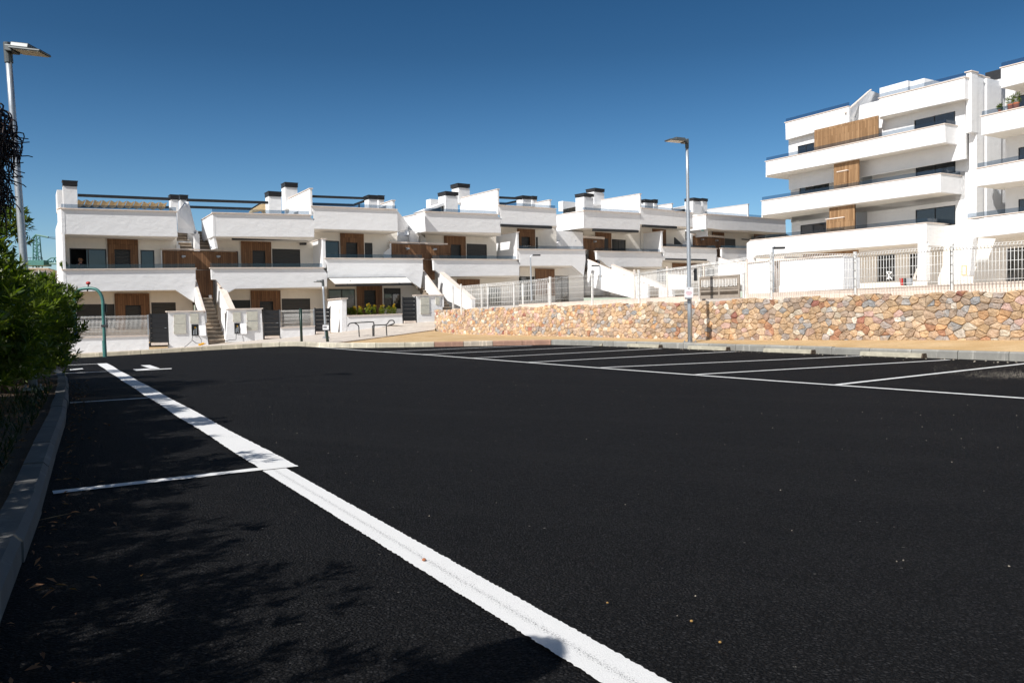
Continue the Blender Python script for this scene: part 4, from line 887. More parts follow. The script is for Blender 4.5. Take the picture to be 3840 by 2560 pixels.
for i in range(len(FPz)-1):
    if i in (6,): continue
    (u0, z0), (u1, z1) = FPz[i], FPz[i+1]
    if i == 5: z1 = z0+.02
    if i == 7: z0 = z1
    wires('mesh_panel', mesh_panel(UVp(u0, FV), UVp(u1, FV), 1.43, z0-.03, 1.43, z1-.03, V), .0024 if i < 8 else .0042, M['fence'], ft)
b = MB(); u0, u1 = line_uv(1940, FV), line_uv(2625, FV); b.prism([UVp(u0, FV+.1, 1.3), UVp(u1, FV+.1, 1.3), UVp(u1, FV+.1, 1.56), UVp(u0, FV+.1, 1.50)], V*.14)
u0, u1 = line_uv(2790, FV), line_uv(4300, FV); b.prism([UVp(u0, FV+.1, 1.3), UVp(u1, FV+.1, 1.3), UVp(u1, FV+.1, 1.58), UVp(u0, FV+.1, 1.54)], V*.14); b.build('plinth', M['cop'], ft)
# taupe gate leaf standing between two posts
u0, u1 = line_uv(2628, FV), line_uv(2778, FV); gt = thing('sliding_gate', 'taupe barred gate leaf with solid bottom rail above the pole shadow on the wall', 'gate', UVp(u0, FV-.02, 1.44))
zt = W(2700, 1034, UVp((u0+u1)/2, FV).y).z; zb = W(2700, 1118, UVp((u0+u1)/2, FV).y).z
b = MB(); Bx = lambda ua, ub, za, zc, dv=0.0: b.prism([UVp(ua, FV-.05+dv, za), UVp(ub, FV-.05+dv, za), UVp(ub, FV-.05+dv, zc), UVp(ua, FV-.05+dv, zc)], V*.04)
um = (u0+u1)/2
Bx(u0, u1, zb, zb+.10); Bx(u0, u1, zt-.05, zt); Bx(u0, u0-.05, zb+.1, zt-.05); Bx(u1+.05, u1, zb+.1, zt-.05); Bx(um+.03, um-.03, zb+.1, zt-.05); Bx(u0, u1, zb+.20, zb+.25, .002); b.build('gate_frame', M['taupe'], gt)
sg = []
n = 46
for i in range(1, n): f = u0+(u1-u0)*i/n; sg.append((UVp(f, FV-.03, zb+.1), UVp(f, FV-.03, zt-.05)))
for k in (.42, .62): sg.append((UVp(u0, FV-.04, zb+(zt-zb)*k), UVp(u1, FV-.04, zb+(zt-zb)*k)))
wires('gate_bars', sg, .011, M['taupe'], gt)
b = MB()
for i in range(24):
    f = u0-.08+(u1-u0+.16)*(i+.5)/24; zq = zt-.32+rnd.uniform(-.02, .02); b.prism([UVp(f-.014, FV-.056, zq), UVp(f+.014, FV-.056, zq), UVp(f+.012, FV-.056, zt-.10-rnd.uniform(0, .05)), UVp(f-.012, FV-.056, zt-.10)], V*.008)
b.build('fence_reflection', M['fence'], gt)
b = MB(); q = W(2615, 1030, UVp(line_uv(2615, FV), FV).y)-V*.08; b.box(q, U*.05, V*.03, Zv*.19); b.box(q-V*.04+Zv*.1, U*.02, V*.03, Zv*.03); tag(b.build('gate_lock', M['black'], None, bevel=.01), 'black lock box with a handle mounted beside the taupe gate', 'gate lock')
# ------------------------------------------------------------------ walls, gates and meters in front of the first houses
FD = -2.0
class Kf(Kit):
    pass
def gate(label, tl, br, z, slats=6, d=FD, fac=FA, grp='dark slatted garden gates'):
    k = Kit('garden_gate', label, 'gate', fac, z, (tl[0], br[1]), grp); t0, z1 = k.tz(tl, d); t1, z0 = k.tz(br, d); hh = (z1-z0)
    b = MB()
    for i in range(slats):
        a = z0+hh*i/slats; b.fbox(fac, t0+.05, t1-.05, a+.006, a+hh/slats-.006, d+.03, d+.06)
    b.build('slat_panel', M['black'], k.r)
    for x in (t0, t1-.05): MB().fbox(fac, x, x+.05, z0-.12, z1+.03, d, d+.06).build('gate_post', M['dark'], k.r)
    MB().box(fac.at(t1-.13, (z0+z1)/2, d+.01), fac.F*.04, fac.D*.02, Zv*.012).build('handle', M['galv'], k.r)
    MB().fbox(fac, t0+.05, t1-.05, z0-.13, z0-.01, d-.10, d+.3).build('threshold', M['cop'], k.r); return k
def lowfence(label, wtl, wbr, ftop, z, d=FD, fac=FA, posts=(0, 1)):
    k = Kit('garden_fence', label, 'fence', fac, z, (wtl[0], wbr[1])); t0, z1 = k.tz(wtl, d); t1, _ = k.tz((wbr[0], wtl[1]), d); zr = k.tz((wbr[0], wbr[2]), d)[1]; zb = k.tz((wbr[0], wbr[1]), d)[1]
    a = fac.at; MB().prism([a(t0, zb-.4, d), a(t1, zb-.4, d), a(t1, zr, d), a(t0, z1, d)], fac.D*.2).build('low_wall', M['white'], k.r, bevel=.01)
    MB().prism([a(t0, z1, d-.06), a(t1, zr, d-.06), a(t1, zr, d+.25), a(t0, z1, d+.25)], Zv*.035).build('coping', M['cop'], k.r)
    zt0 = k.tz((wtl[0], ftop[0]), d)[1]; zt1 = k.tz((wbr[0], ftop[1]), d)[1]
    wires('mesh_panel', mesh_panel(a(t0, 0, d+.1), a(t1, 0, d+.1), z1+.06, zt0, zr+.06, zt1, fac.D, .055, .0055, (0, .22, .45, .68, .9)), .006, M['fence'], k.r)
    for f in posts: t = t0+(t1-t0)*f; MB().fbox(fac, t-.03, t+.03, min(z1, zr), (zt0 if f < .5 else zt1)+.03, d+.07, d+.13).build('fence_post', M['galv'], k.r)
    MB().fbox(fac, t0, t1, min(z1, zr)-.3, max(zt0, zt1)-.06, d+.55, d+.57).build('privacy_screen', M['taupe'], k.r) if 0 else None
    return k
def meter(label, tl, tr, br, bl, z, doors, holes, flap, d=FD):
    k = Kit('meter_wall', label, 'meter wall', FA, z, bl); P = k.P
    MB().prism([P(tl, d), P(tr, d), P(br, d), P(bl, d)], FA.D*.45).build('wall', M['white'], k.r, bevel=.012)
    a, c = P(tl, d), P(tr, d); MB().prism([a-FA.F*.05-FA.D*.09, c+FA.F*.05-FA.D*.09, c+FA.F*.05+FA.D*.5, a-FA.F*.05+FA.D*.5], Zv*.045).build('coping', M['cop'], k.r)
    for x in doors:
        o = k.box('meter_door', M['grey'], x[0], x[1], d-.055, d-.004, bevel=.008); t0, z1 = k.tz(x[0], d); t1, z0 = k.tz(x[1], d)
        b = MB()
        for zz in (z0+.08, z1-.08): b.box(FA.at(t0-.012, zz, d-.05), FA.F*.012, FA.D*.012, Zv*.035)
        b.box(FA.at(t1-.05, (z0+z1)/2, d-.06), FA.F*.012, FA.D*.008, Zv*.02); b.build('hinge', M['cop'], o)
    for x in holes:
        o = k.box('open_cupboard', M['room'], x[0], x[1], d-.012, d-.006); t0, z1 = k.tz(x[0], d); t1, z0 = k.tz(x[1], d); b = MB()
        for j in range(3): b.tube([FA.at(t0+(t1-t0)*(.25+.22*j), z0+.04, d-.04), FA.at(t0+(t1-t0)*(.3+.2*j), z0+(z1-z0)*(.5+.12*j), d-.045)], .016, 6)
        b.build('pipes', M['galv'], o); b = MB(); b.tube([FA.at(t0+(t1-t0)*.45, z0+(z1-z0)*.72, d-.06), FA.at(t0+(t1-t0)*.55, z0+(z1-z0)*.72, d-.06)], .03, 8); b.build('tap', M['yel'], o)
    for x in flap:
        t0, z1 = k.tz(x[0], d); t1, z0 = k.tz(x[1], d); b = MB(); b.prism([FA.at(t0, z0, d-.01), FA.at(t0, z1, d-.01), FA.at(t1, z1, d-.16), FA.at(t1, z0, d-.16)], FA.D*.02); b.build('open_door', M['signw'], k.r)
    return k
lowfence('low white wall with galvanised mesh fence behind the green arched pole', (60, 1408), (802, 1494, 1386), (1226, 1214), Z2, posts=(0, .5, 1))
gate('dark slatted gate between the mesh fence and the leftmost meter wall', (806, 1200), (970, 1440), Z2)
meter('white meter wall left of the full staircase with an open cupboard', (962, 1186), (1262, 1180), (1306, 1470), (976, 1490), Z2, (((1012, 1205), (1115, 1283)), ((1012, 1287), (1118, 1368)), ((1150, 1198), (1222, 1280))), (((1160, 1292), (1220, 1384)),), (((1226, 1298), (1276, 1384)),))
meter('white meter wall right of the full staircase, cables hanging from its cupboard', (368, 1189), (668, 1183), (684, 1470), (345, 1482), Z3, (((412, 1212), (484, 1296)), ((534, 1206), (634, 1284)), ((534, 1294), (636, 1370))), (((424, 1310), (474, 1402)),), (((478, 1312), (528, 1404)),))
gate('dark slatted gate right of the meter wall, crossed by a diagonal shadow', (682, 1194), (832, 1420), Z3)
lowfence('short white wall with mesh panel behind the plain green post', (834, 1352), (1142, 1410, 1338), (1196, 1188), Z3)
gate('dark slatted gate behind the small green post with the notice', (1140, 1178), (1282, 1380), Z3)
k = Kit('garden_wall', 'tall lit white pier beside the flower planter', 'wall', FA, Z4, (440, 1380))
MB().prism([k.P((445, 1080), FD), k.P((490, 1083), FD), k.P((492, 1375), FD), k.P((440, 1390), FD)], FA.D*2.6).build('pier', M['white'], k.r, bevel=.015)
t0, z = k.tz((443, 1080), FD); t1, _ = k.tz((490, 1080), FD); MB().fbox(FA, t0-.06, t1+.06, z+.003, z+.05, FD-.06, FD+2.66).build('coping', M['cop'], k.r)
b = MB(); b.fbox(FA, t0-.03, t0-.002, z-1.5, z-.35, FD+1.85, FD+1.95); b.build('gate_stop', M['black'], k.r); b = MB(); b.fbox(FA, t0-.02, t0-.002, z-1.4, z-.55, FD+.3, FD+.34); b.build('corner_bead', M['terra'], k.r)
k = Kit('flower_planter', 'low white planter wall with yellow flowering plants below the open awning', 'planter', FA, Z4, (492, 1375))
MB().prism([k.P((492, 1238), FD+.01), k.P((1000, 1220), FD+.01), k.P((1006, 1305), FD+.01), k.P((492, 1390), FD+.01)], FA.D*.9).build('planter_wall', M['white'], k.r, bevel=.012)
a, c = k.P((492, 1238), FD+.01), k.P((1000, 1220), FD+.01); MB().prism([a-FA.D*.06, c-FA.D*.06, c+FA.D*.16, a+FA.D*.16], Zv*.04).build('coping', M['cop'], k.r); MB().prism([a+FA.D*.165, c+FA.D*.165, c+FA.D*.9, a+FA.D*.9], Zv*.02).build('soil', M['soil'], k.r)
M['yl'] = leafmat('yellow_bloom', (.32, .25, .02), (.60, .36, .02), .3, .6); M['lg'] = leafmat('light_green_leaf', (.10, .15, .02), (.30, .32, .05), .35, .5)
for i, (x, yt, w, yel, lb) in enumerate(((525, 1150, 30, 0, 'dark spreading shrub at the left end of the flower planter'), (565, 1150, 12, 1, 'yellow flowering plant next to the dark shrub in the planter'), (615, 1145, 22, .4, 'bushy light green plant with few flowers, second from the dark shrub'), (690, 1122, 28, 1, 'tallest yellow flowering plant in the planter'), (745, 1128, 12, .5, 'thin upright plant in the middle of the planter'), (815, 1132, 26, .7, 'wide green and yellow plant in front of the dark door'), (880, 1135, 22, .3, 'mostly green plant right of the planter middle'), (925, 1130, 14, .9, 'narrow orange tipped plant near the right end of the planter'))):
    t, zt = k.tz((x, yt), FD+.5); _, zb = k.tz((x, 1236-(x-492)*.035), FD+.45); q = FA.at(t, zb, FD+.5); hh = zt-zb; w = w/2.45/3072*42
    o = thing('flowering_plant' if i else 'shrub', lb, 'plant', q, 'plants in the white planter')
    vs, qs, cc = leaves([(q+Zv*hh*.4, (w, w, hh*.45))], 45, .13, .035, 6, .5, .6, i+3); np_mesh('foliage', vs, qs, M['lg'] if i else M['leaf'], o, cc)
    if yel: vs, qs, cc = leaves([(q+Zv*hh*.75, (w*.75, w*.75, hh*.28))], int(26*yel), .08, .04, 7, .7, .6, i+40); np_mesh('flowers', vs, qs, M['yl'], o, cc)
gate('dark slatted gate at the right end of the flower planter', (1003, 1064), (1130, 1278), Z4)
meter('white meter wall at the left end of the stone wall', (1132, 1050), (1372, 1046), (1372, 1310), (1140, 1316), Z4, (((1170, 1062), (1250, 1138)), ((1170, 1142), (1252, 1217)), ((1308, 1062), (1345, 1130))), (), ())
# cables and plugs lying on the pavement
def pgnd(x, y, z0=None):
    q = FA.p(x, y, -2.2)
    for _ in range(12):
        d = ray(x, y); zz = pz(q.x)+.02; q = CAM+d*((zz-CAM.z)/d.z)
    return q
b = MB(); pp = [ZM(*p) for p in ((690, 1080), (672, 1200), (760, 1268), (870, 1280), (862, 1180), (810, 1112))]; Q = [FA.p(x, y, -2.25) for x, y in pp]; b.tube([Q[0].lerp(Q[1], f) for f in (0, .5, 1)]+Q[2:], .014, 6)
q = [FA.p(*ZM(*p), dd) for p, dd in (((672, 1220), -2.3), ((580, 1300), -2.9), ((500, 1360), -3.4), ((540, 1415), -4.6))]; b.tube(q, .013, 6); tag(b.build('cable', M['black']), 'black cable looping out of the leftmost meter wall across the pavement', 'cable')
b = MB(); q = [FA.p(*ZM(*p), dd) for p, dd in (((1640, 1000), -2.08), ((1600, 1100), -2.15), ((1595, 1195), -2.2), ((1480, 1200), -2.3), ((1340, 1235), -2.3), ((1180, 1265), -2.35))]; b.tube(q, .014, 6); tag(b.build('cable', M['black']), 'black cable running from the right meter wall past the foot of the stairs', 'cable')
for i, (p, lb) in enumerate((((845, 1300), 'left yellow plug lying on the pavement below the leftmost meter wall'), ((905, 1278), 'right yellow plug lying on the pavement by the stair foot'))):
    q = FA.p(*ZM(*p), -2.4); b = MB(); b.tube([q-FA.F*.09, q-FA.F*.03, q+FA.F*.04], [.03, .05, .05], 8); b.tube([q+FA.F*.04, q+FA.F*.12], .022, 8); tag(b.build('cable_plug', M['yel']), lb, 'plug', 'yellow plugs on the pavement')
# tubular handrail on the pavement
hr = thing('handrail', 'dark tubular handrail of two bent loops on the pavement before the planter', 'handrail', FA.p(*ZS(880, 1240), -12))
def hp(*a): return [FA.p(*ZS(*p), -12.0) for p in a]
def smooth_pts(p, n=4):
    o = []
    for i in range(len(p)-1):
        p0, p1, p2, p3 = p[max(i-1, 0)], p[i], p[i+1], p[min(i+2, len(p)-1)]
        for k in range(n):
            t = k/n; o.append(.5*((2*p1)+(p2-p0)*t+(2*p0-5*p1+4*p2-p3)*t*t+(3*p1-p0-3*p2+p3)*t**3))
    return o+[p[-1]]
for nm, pts_ in (('front_loop', ((565, 1018), (572, 985), (620, 955), (800, 944), (975, 936), (1003, 960), (1006, 1080), (1008, 1200))), ('leg', ((682, 958), (742, 1000), (752, 1110), (762, 1245))), ('rear_loop', ((988, 1190), (985, 1040), (992, 998), (1100, 988), (1215, 980), (1268, 916), (1330, 910), (1348, 935), (1340, 965), (1232, 1002))), ('leg', ((1214, 985), (1218, 1080), (1224, 1172)))):
    MB().tube(smooth_pts(hp(*pts_)), .024, 8).build(nm, M['dark'], hr, smooth=True)

# ------------------------------------------------------------------ posts, lamps and signs
def lamp_head(mb, lens, tip, dirv, ln, wd, th):
    s = dirv.cross(Zv).normalized(); t = tip
    mb.prism([t-s*wd*.35-Zv*th*.5, t+s*wd*.35-Zv*th*.5, t+s*wd*.35+Zv*th*.5, t-s*wd*.35+Zv*th*.5], dirv*ln*.22)
    a = t+dirv*ln*.2; mb.prism([a-s*wd*.5+Zv*th*.15, a+s*wd*.5+Zv*th*.15, a+s*wd*.42+Zv*th*.95, a-s*wd*.42+Zv*th*.95], dirv*ln*.48)
    a = t+dirv*ln*.15; mb.prism([a-s*wd*.55-Zv*th*.15, a+s*wd*.55-Zv*th*.15, a+s*wd*.5+Zv*th*.2, a-s*wd*.5+Zv*th*.2], dirv*ln*.85)
    lens.prism([a+dirv*ln*.12-s*wd*.45-Zv*th*.26, a+dirv*ln*.8-s*wd*.45-Zv*th*.26, a+dirv*ln*.8+s*wd*.45-Zv*th*.26, a+dirv*ln*.12+s*wd*.45-Zv*th*.26], Zv*th*.1)
def street_lamp(label, base, top, r0, r1, dirv, ln, wd=.28, th=.1, grp='street lamps', name='street_lamp'):
    t = thing(name, label, 'street lamp', base, grp); b = MB(); base = Vector(base); top = Vector(top)
    n = 6; b.tube([base.lerp(top, i/n) for i in range(n+1)], [r0+(r1-r0)*i/n for i in range(n+1)], 14); b.build('pole', M['galv'], t, smooth=True)
    b = MB(); b.box(base+Zv*.015, U*r0*2.2, V*r0*2.2, Zv*.015)
    for sx in (-1, 1):
        for sy in (-1, 1): b.box(base+U*sx*r0*1.6+V*sy*r0*1.6+Zv*.045, U*.012, V*.012, Zv*.03)
    b.build('base_plate', M['galv'], t)
    b = MB(); l = MB(); lamp_head(b, l, top+Zv*th*.2, dirv, ln, wd, th); hd = b.build('lamp_head', M['steelg'], t, bevel=.012); l.build('lens', M['lens'], hd)
    b = MB(); ax = (top-base).normalized(); b.tube([top-ax*.16, top+ax*.1], r1*1.35, 12); b.build('collar', M['steelg'], t); return t
pb = W(2588, 1284, 23.6); pb.z = .15
street_lamp('tall grey lamp post on the verge with a white notice on its pole', pb, W(2576, 535, 23.7), .068, .04, (-RIGHT*.93-U*.35).normalized()*1, .66, .30, .09)
tp = W(30, 190, 10.9); d_ = W(90, 990, 10.9)-tp; bs = tp+d_*((.12-tp.z)/d_.z)
street_lamp('leaning grey lamp post rising out of the hedge at the left edge', bs, tp, .054, .038, (RIGHT*.985-UP*.11).normalized(), .50, .26, .085)
# notice on the tall post
q = W(2583, 1096, 23.5); sg_ = thing('notice', 'small white notice board strapped to the tall lamp post', 'sign', q); s1 = RIGHT; b = MB(); b.box(q, s1*.125, FWD*.008, UP*.145); b.build('board', M['signw'], sg_)
b = MB()
for i, w in enumerate((.07, .09, .08, .05)): b.box(q-FWD*.011+UP*(.02-.03*i), s1*w, FWD*.002, UP*.007)
b.build('lettering', M['signr'], sg_); b = MB(); b.box(q-FWD*.011+UP*.11, s1*.02, FWD*.002, UP*.01); b.build('lettering', M['ink'], sg_)
b = MB(); b.box(q-UP*.17+FWD*.04, s1*.09, FWD*.09, UP*.02); b.build('strap', M['galv'], sg_)
# small lamp and green posts by the pavement
q = W(1228, 1284, 30.4); q0 = W(1229, 1283, q.y); q1 = W(1211, 1058, q.y+3)
bq = W(1223, 1268, q.y+3); street_lamp('short grey lamp post behind the green post with the notice', bq, q1, .055, .04, (-RIGHT).normalized(), .36, .2, .07)
t = thing('sign_post', 'short green post carrying a white notice with black backing', 'sign post', q0); MB().tube([q0, W(1222, 1215, q.y)], .055, 10).build('post', M['dgreen'], t, smooth=True)
c_ = W(1225, 1228, q.y)-FWD*.08; b = MB(); b.box(c_, RIGHT*.135, FWD*.012, UP*.115); bd = b.build('sign_backing', M['black'], t); b = MB(); b.box(c_-FWD*.015-RIGHT*.012+UP*.006, RIGHT*.112, FWD*.004, UP*.088); b.build('sign_face', M['signw'], bd)
b = MB()
for i, w in enumerate((.075, .06, .07)): b.box(c_-FWD*.021-RIGHT*(.03)+UP*(.04-.028*i)+RIGHT*(w-.075), RIGHT*w, FWD*.002, UP*(.008 if i else .011))
b.build('lettering', M['ink'], bd)
q = W(*Z3(1024, 1472), 31.4); t = thing('green_post', 'plain dark green post in front of the short mesh panel', 'post', q); q1 = W(*Z3(1014, 1180), q.y); MB().tube([q, q1], .05, 10).build('post', M['dgreen'], t, smooth=True); MB().tube([q1, q1+Zv*.02], .056, 10).build('post_cap', M['black'], t)
# green arched pole
Y0 = 26.2; t = thing('arched_pole', 'teal green arched pole with a red knob on top near the left kerb', 'pole', W(391, 1342, Y0)); zz = zoom(260, 1040, 4.9)
ap = smooth_pts([W(*zz(*p), Y0) for p in ((652, 1480), (645, 1100), (628, 800), (620, 560), (612, 420), (570, 300), (500, 225), (400, 200), (330, 200), (220, 215), (140, 265), (102, 360), (98, 560), (105, 800), (112, 1010))], 3)
MB().tube(ap, .05, 12).build('tube', M['fgreen'], t, smooth=True)
b = MB(); b.tube([W(*zz(112, 1000), Y0), W(*zz(122, 1095), Y0)], [.06, .045], 10); b.build('rubber_end', M['blue'], t); b = MB(); b.tube([W(*zz(655, 1478), Y0), W(*zz(640, 1160), Y0)], .062, 12); b.build('sleeve', M['fgreen'], t)
b = MB(); b.tube([W(*zz(348, 190), Y0), W(*zz(348, 120), Y0)], .02, 8); b.build('knob_stem', M['black'], t); q = W(*zz(348, 105), Y0); b = MB(); b.tube([q-Zv*.05, q-Zv*.035, q, q+Zv*.035, q+Zv*.05], [.02, .055, .07, .055, .02], 12); b.build('red_knob', M['red'], t, smooth=True)
b = MB(); q = W(*zz(650, 890), Y0); b.box(q, RIGHT*.085, FWD*.06, UP*.035); b.box(q+UP*.38, RIGHT*.07, FWD*.055, UP*.25) if 0 else None; b.box(W(*zz(640, 560), Y0)+FWD*.06, RIGHT*.05, FWD*.03, UP*.13); b.build('clamp', M['black'], t)
b = MB(); b.tube([W(*zz(340, 215), Y0), W(*zz(330, 260), Y0)], .02, 6); b.build('hook', M['black'], t)
# small garden lamps behind the fence
def garden_lamp(label, pole, head, Y, arm=True):
    a, c = W(*pole[0], Y), W(*pole[1], Y); t = thing('garden_lamp', label, 'street lamp', a, 'small lamps in the gardens'); MB().tube([a, a.lerp(c, .4), c], [.04, .035, .03], 8).build('pole', M['galv'], t)
    e = W(*head, Y); b = MB(); b.tube([c, c.lerp(e, .3)+Zv*.05, e], .02, 6); b.build('arm', M['galv'], t); dv = (e-c); dv.z = 0; dv.normalize(); b = MB(); b.box(e+dv*.08, dv*.17, Zv.cross(dv)*.08, Zv*.03); b.build('lamp_head', M['dark'], t, bevel=.01)
garden_lamp('small curved garden lamp behind the mesh fence left of the second staircase', (Z5(1492, 1360), Z5(1478, 885)), Z5(1525, 862), 36)
garden_lamp('small garden lamp in front of the sloping white stair wall', (Z6(556, 1140), Z6(551, 985)), Z6(520, 976), 37)
garden_lamp('small garden lamp between the two white garden walls', (A4(432, 915), A4(438, 350)), A4(470, 345), 24)

# ------------------------------------------------------------------ things behind the mesh fence
FW = Fac(tuple((V*23.5)[:2]), math.degrees(AU)-90)
def gwall(label, pts_, d, z, th=.2, name='garden_wall'):
    k = Kit(name, label, 'wall', FW, z, pts_[0]); P = [k.P(p, d) for p in pts_]; MB().prism(P, FW.D*th).build('wall', M['white'], k.r, bevel=.01)
    a, c = P[0], P[1]; MB().prism([a-FW.D*.05, c-FW.D*.05, c+FW.D*(th+.05), a+FW.D*(th+.05)], Zv*.045).build('coping', M['cop'], k.r); return k
gwall('white garden wall left of the gap with the small lamp', [(90, 528), (384, 500), (402, 960), (95, 975)], 0, A4)
k = gwall('longest white garden wall behind the mesh fence, right of the small lamp', [(514, 493), (1265, 438), (1265, 935), (515, 955)], 0, A4)
t_, z1 = k.tz((1265, 438), 0); _, z0 = k.tz((1265, 935), 0); MB().fbox(FW, t_-.2, t_, z0, z1-.02, .21, .85).build('wall', M['white'], k.r)
k = Kit('garden_pillar', 'sandy pillar beside the small lamp between the white garden walls', 'pillar', FW, A4, (400, 900)); k.box('pillar', M['cop'], (386, 458), (440, 940), .3, .6); k.box('lintel', M['cop'], (386, 455), (565, 490), .25, .65)
gwall('white garden wall behind the fence below the awning cases', [(15, 1152-8), (350, 1143), (350, 1400), (15, 1400)], 12, zoom(2500-19*0, 940-209, 4.704) if 0 else (lambda X, Y: (2500+X*.0+(X-15)/4.704, 940+(Y-712)/4.704)))
gwall('white garden wall panel behind the fence beside the curved lamp', [(1325, 1180), (1640, 1165), (1640, 1500), (1325, 1500)], 10, Z5)
gwall('white garden wall beside the first stair string behind the fence', [(720, 1292), (985, 1285), (985, 1500), (720, 1500)], 12, Z5)
k = Kit('mesh_fence', 'inner mesh fence standing behind the white garden wall near the lock box', 'fence', FW, Z6, (1200, 1200))
a, c = W(2380, 1090, 37), W(2800, 1060, 31); z0, z1 = W(2500, 1033, 35).z, W(2500, 1008, 35).z
wires('mesh_panel', mesh_panel(Vector((a.x, a.y, 0)), Vector((c.x, c.y, 0)), 1.8, z1-.1, 1.8, z1+.15, V, .07), .007, M['fence'], k.r)
for f in (0, .33, .66, 1):
    q = a.lerp(c, f); MB().box(Vector((q.x, q.y, (1.6+z1)/2)), U*.03, V*.03, Zv*((z1-1.6)/2+.1)).build('fence_post', M['cop'], k.r)
k = Kit('mesh_fence', 'inner mesh fence with slim posts in front of the first garden walls', 'fence', FW, Z5, (1000, 1380))
a, c = W(1730, 1140, 38), W(2060, 1120, 38); z1 = W(1800, 1072, 38).z
wires('mesh_panel', mesh_panel(Vector((a.x, a.y, 0)), Vector((c.x, c.y, 0)), 1.4, z1, 1.5, z1+.3, V, .08), .006, M['fence'], k.r)
for f in (0, .3, .7, 1): q = a.lerp(c, f); MB().box(Vector((q.x, q.y, (1.2+z1)/2)), U*.03, V*.03, Zv*((z1-1.2)/2+.1)).build('fence_post', M['fence'], k.r)
# small belongings on the ground floor terraces
Zr = zoom(3100, 860, 3.178)
q = FP.p(*Zr(1640, 555), -2); t = thing('leaning_board', 'white board with a gold frame leaning by the white column', 'board', q); a0, a1 = FP.p(*Zr(1605, 430), -2), FP.p(*Zr(1672, 550), -2)
zt, zb = a0.z, a1.z; t0 = (a0-FP.A).dot(FP.F); t1 = (a1-FP.A).dot(FP.F); MB().fbox(FP, t0, t1, zb, zt, -2, -1.96).build('frame', M['tan'], t); MB().fbox(FP, t0+.08, t1-.08, zb+.08, zt-.08, -2.01, -2.002).build('panel', M['signw'], t)
t = thing('folding_chair', 'white folding chair frame standing before the dark terrace window', 'chair', FP.p(*Zr(745, 590), -2)); P_ = lambda *a: [FP.p(*Zr(*p), -2) for p in a]
for nm, s_ in (('leg', ((712, 505), (740, 545), (778, 510))), ('leg', ((740, 545), (735, 595))), ('leg', ((712, 595), (745, 560), (780, 595))), ('backrest', ((712, 505), (778, 510)))): MB().tube(P_(*s_), .035, 6).build(nm, M['fence'], t)
t = thing('deck_chair', 'pale folded deck chair leaning on the white column', 'chair', FP.p(*Zr(1050, 590), -2)); 
for s_ in (((1030, 595), (1080, 465)), ((1055, 595), (1082, 470))): MB().tube(P_(*s_), .035, 6).build('rail', M['cop'], t)
MB().prism(P_((1036, 590), (1075, 480), (1082, 480), (1052, 590)), FP.D*.03).build('canvas', M['awn'], t)
for i, (x, c_, lb) in enumerate(((912, 'red', 'small red bucket on the terrace edge'), (945, 'dark', 'small black bucket between the red and the grey one'), (985, 'galv', 'small grey bucket right of the black one'))):
    q = FP.p(*Zr(x, 668), -4); tag(MB().tube([q, q+Zv*.04, q+Zv*.42], [.14, .16, .2], 10).build('bucket', M[c_]), lb, 'bucket', 'buckets on the terrace edge')
M['stopc'] = plain('pale_concrete', (.40, .37, .29), .9, 0, .2, .25, 5, .3)
# wheel stops at the head of the bays
first = None
for i, (x, y, lb) in enumerate(((1902, 1291, 'whitest wheel stop, farthest along the kerb'), (2078, 1299, 'wheel stop second farthest along the kerb'), (2264, 1304, 'wheel stop third farthest along the kerb, short of the lamp post'), (2476, 1308, 'wheel stop just left of the tall lamp post'), (2729, 1314, 'wheel stop just right of the tall lamp post'), (3048, 1324, 'cream wheel stop with a reddish end'), (3463, 1336, 'crumbling grey wheel stop nearest the right edge'))):
    q = G(x, y, 0); u = None; r_ = ray(x, y); r2 = Vector((r_.x, r_.y, 0)); s_ = 15.86/r2.dot(V); P0 = r2*s_; u = P0.dot(U)
    if first is None:
        first = thing('wheel_stop', lb, 'wheel stop', UVp(u, 15.86, .004), 'concrete wheel stops at the bay heads'); b = MB()
        o = UVp(u, 15.86, .004); sec = [(-.085, 0), (-.06, .10), (.06, .10), (.085, 0)]; b.prism([o+V*a+Zv*c for a, c in sec], U*1.45); b.build('block', M['stopc'], first, bevel=.012)
        b = MB(); b.prism([o-U*.03+V*a*.97+Zv*c*.97 for a, c in sec], U*.028); b.build('dark_end', M['bark'], first)
    else: dup(first, UVp(u, 15.86, .004), lb)
# ------------------------------------------------------------------ crane and buildings beyond the hedge
zc = zoom(60, 840, 6.03); Yc = 70; C_ = lambda x, y: W(*zc(x, y), Yc)
t = thing('crane', 'green lattice crane mast with a jib behind the hedge', 'crane', C_(450, 1000)); b = MB(); DD = Vector((0, .5, 0))
A_ = [C_(385, 1000), C_(388, 300)]; B_ = [C_(520, 1000), C_(458, 270)]
for a, c in (A_, B_):
    for o in (0, 1): b.tube([a+DD*o, c+DD*o], .05, 5)
n = 9
for i in range(n):
    f0, f1 = i/n, (i+1)/n; p, q = A_[0].lerp(A_[1], f0), B_[0].lerp(B_[1], f1); r_, s_ = B_[0].lerp(B_[1], f0), A_[0].lerp(A_[1], f1)
    b.tube([p, q] if i % 2 else [r_, s_], .03, 4); b.tube([p+DD, q+DD] if not i % 2 else [r_+DD, s_+DD], .03, 4); b.tube([p, p+DD], .025, 4)
b.build('mast', M['fgreen'], t)
b = MB(); b.tube([C_(385, 320), C_(455, 245), C_(730, 300)], .09, 6); b.tube([C_(470, 462), C_(525, 462)], .06, 5); b.build('head_arm', M['fgreen'], t)
b = MB(); b.tube([C_(320, 905), C_(1500, 888)], .09, 6); b.tube([C_(650, 862), C_(800, 768), C_(1500, 760)], .05, 5)
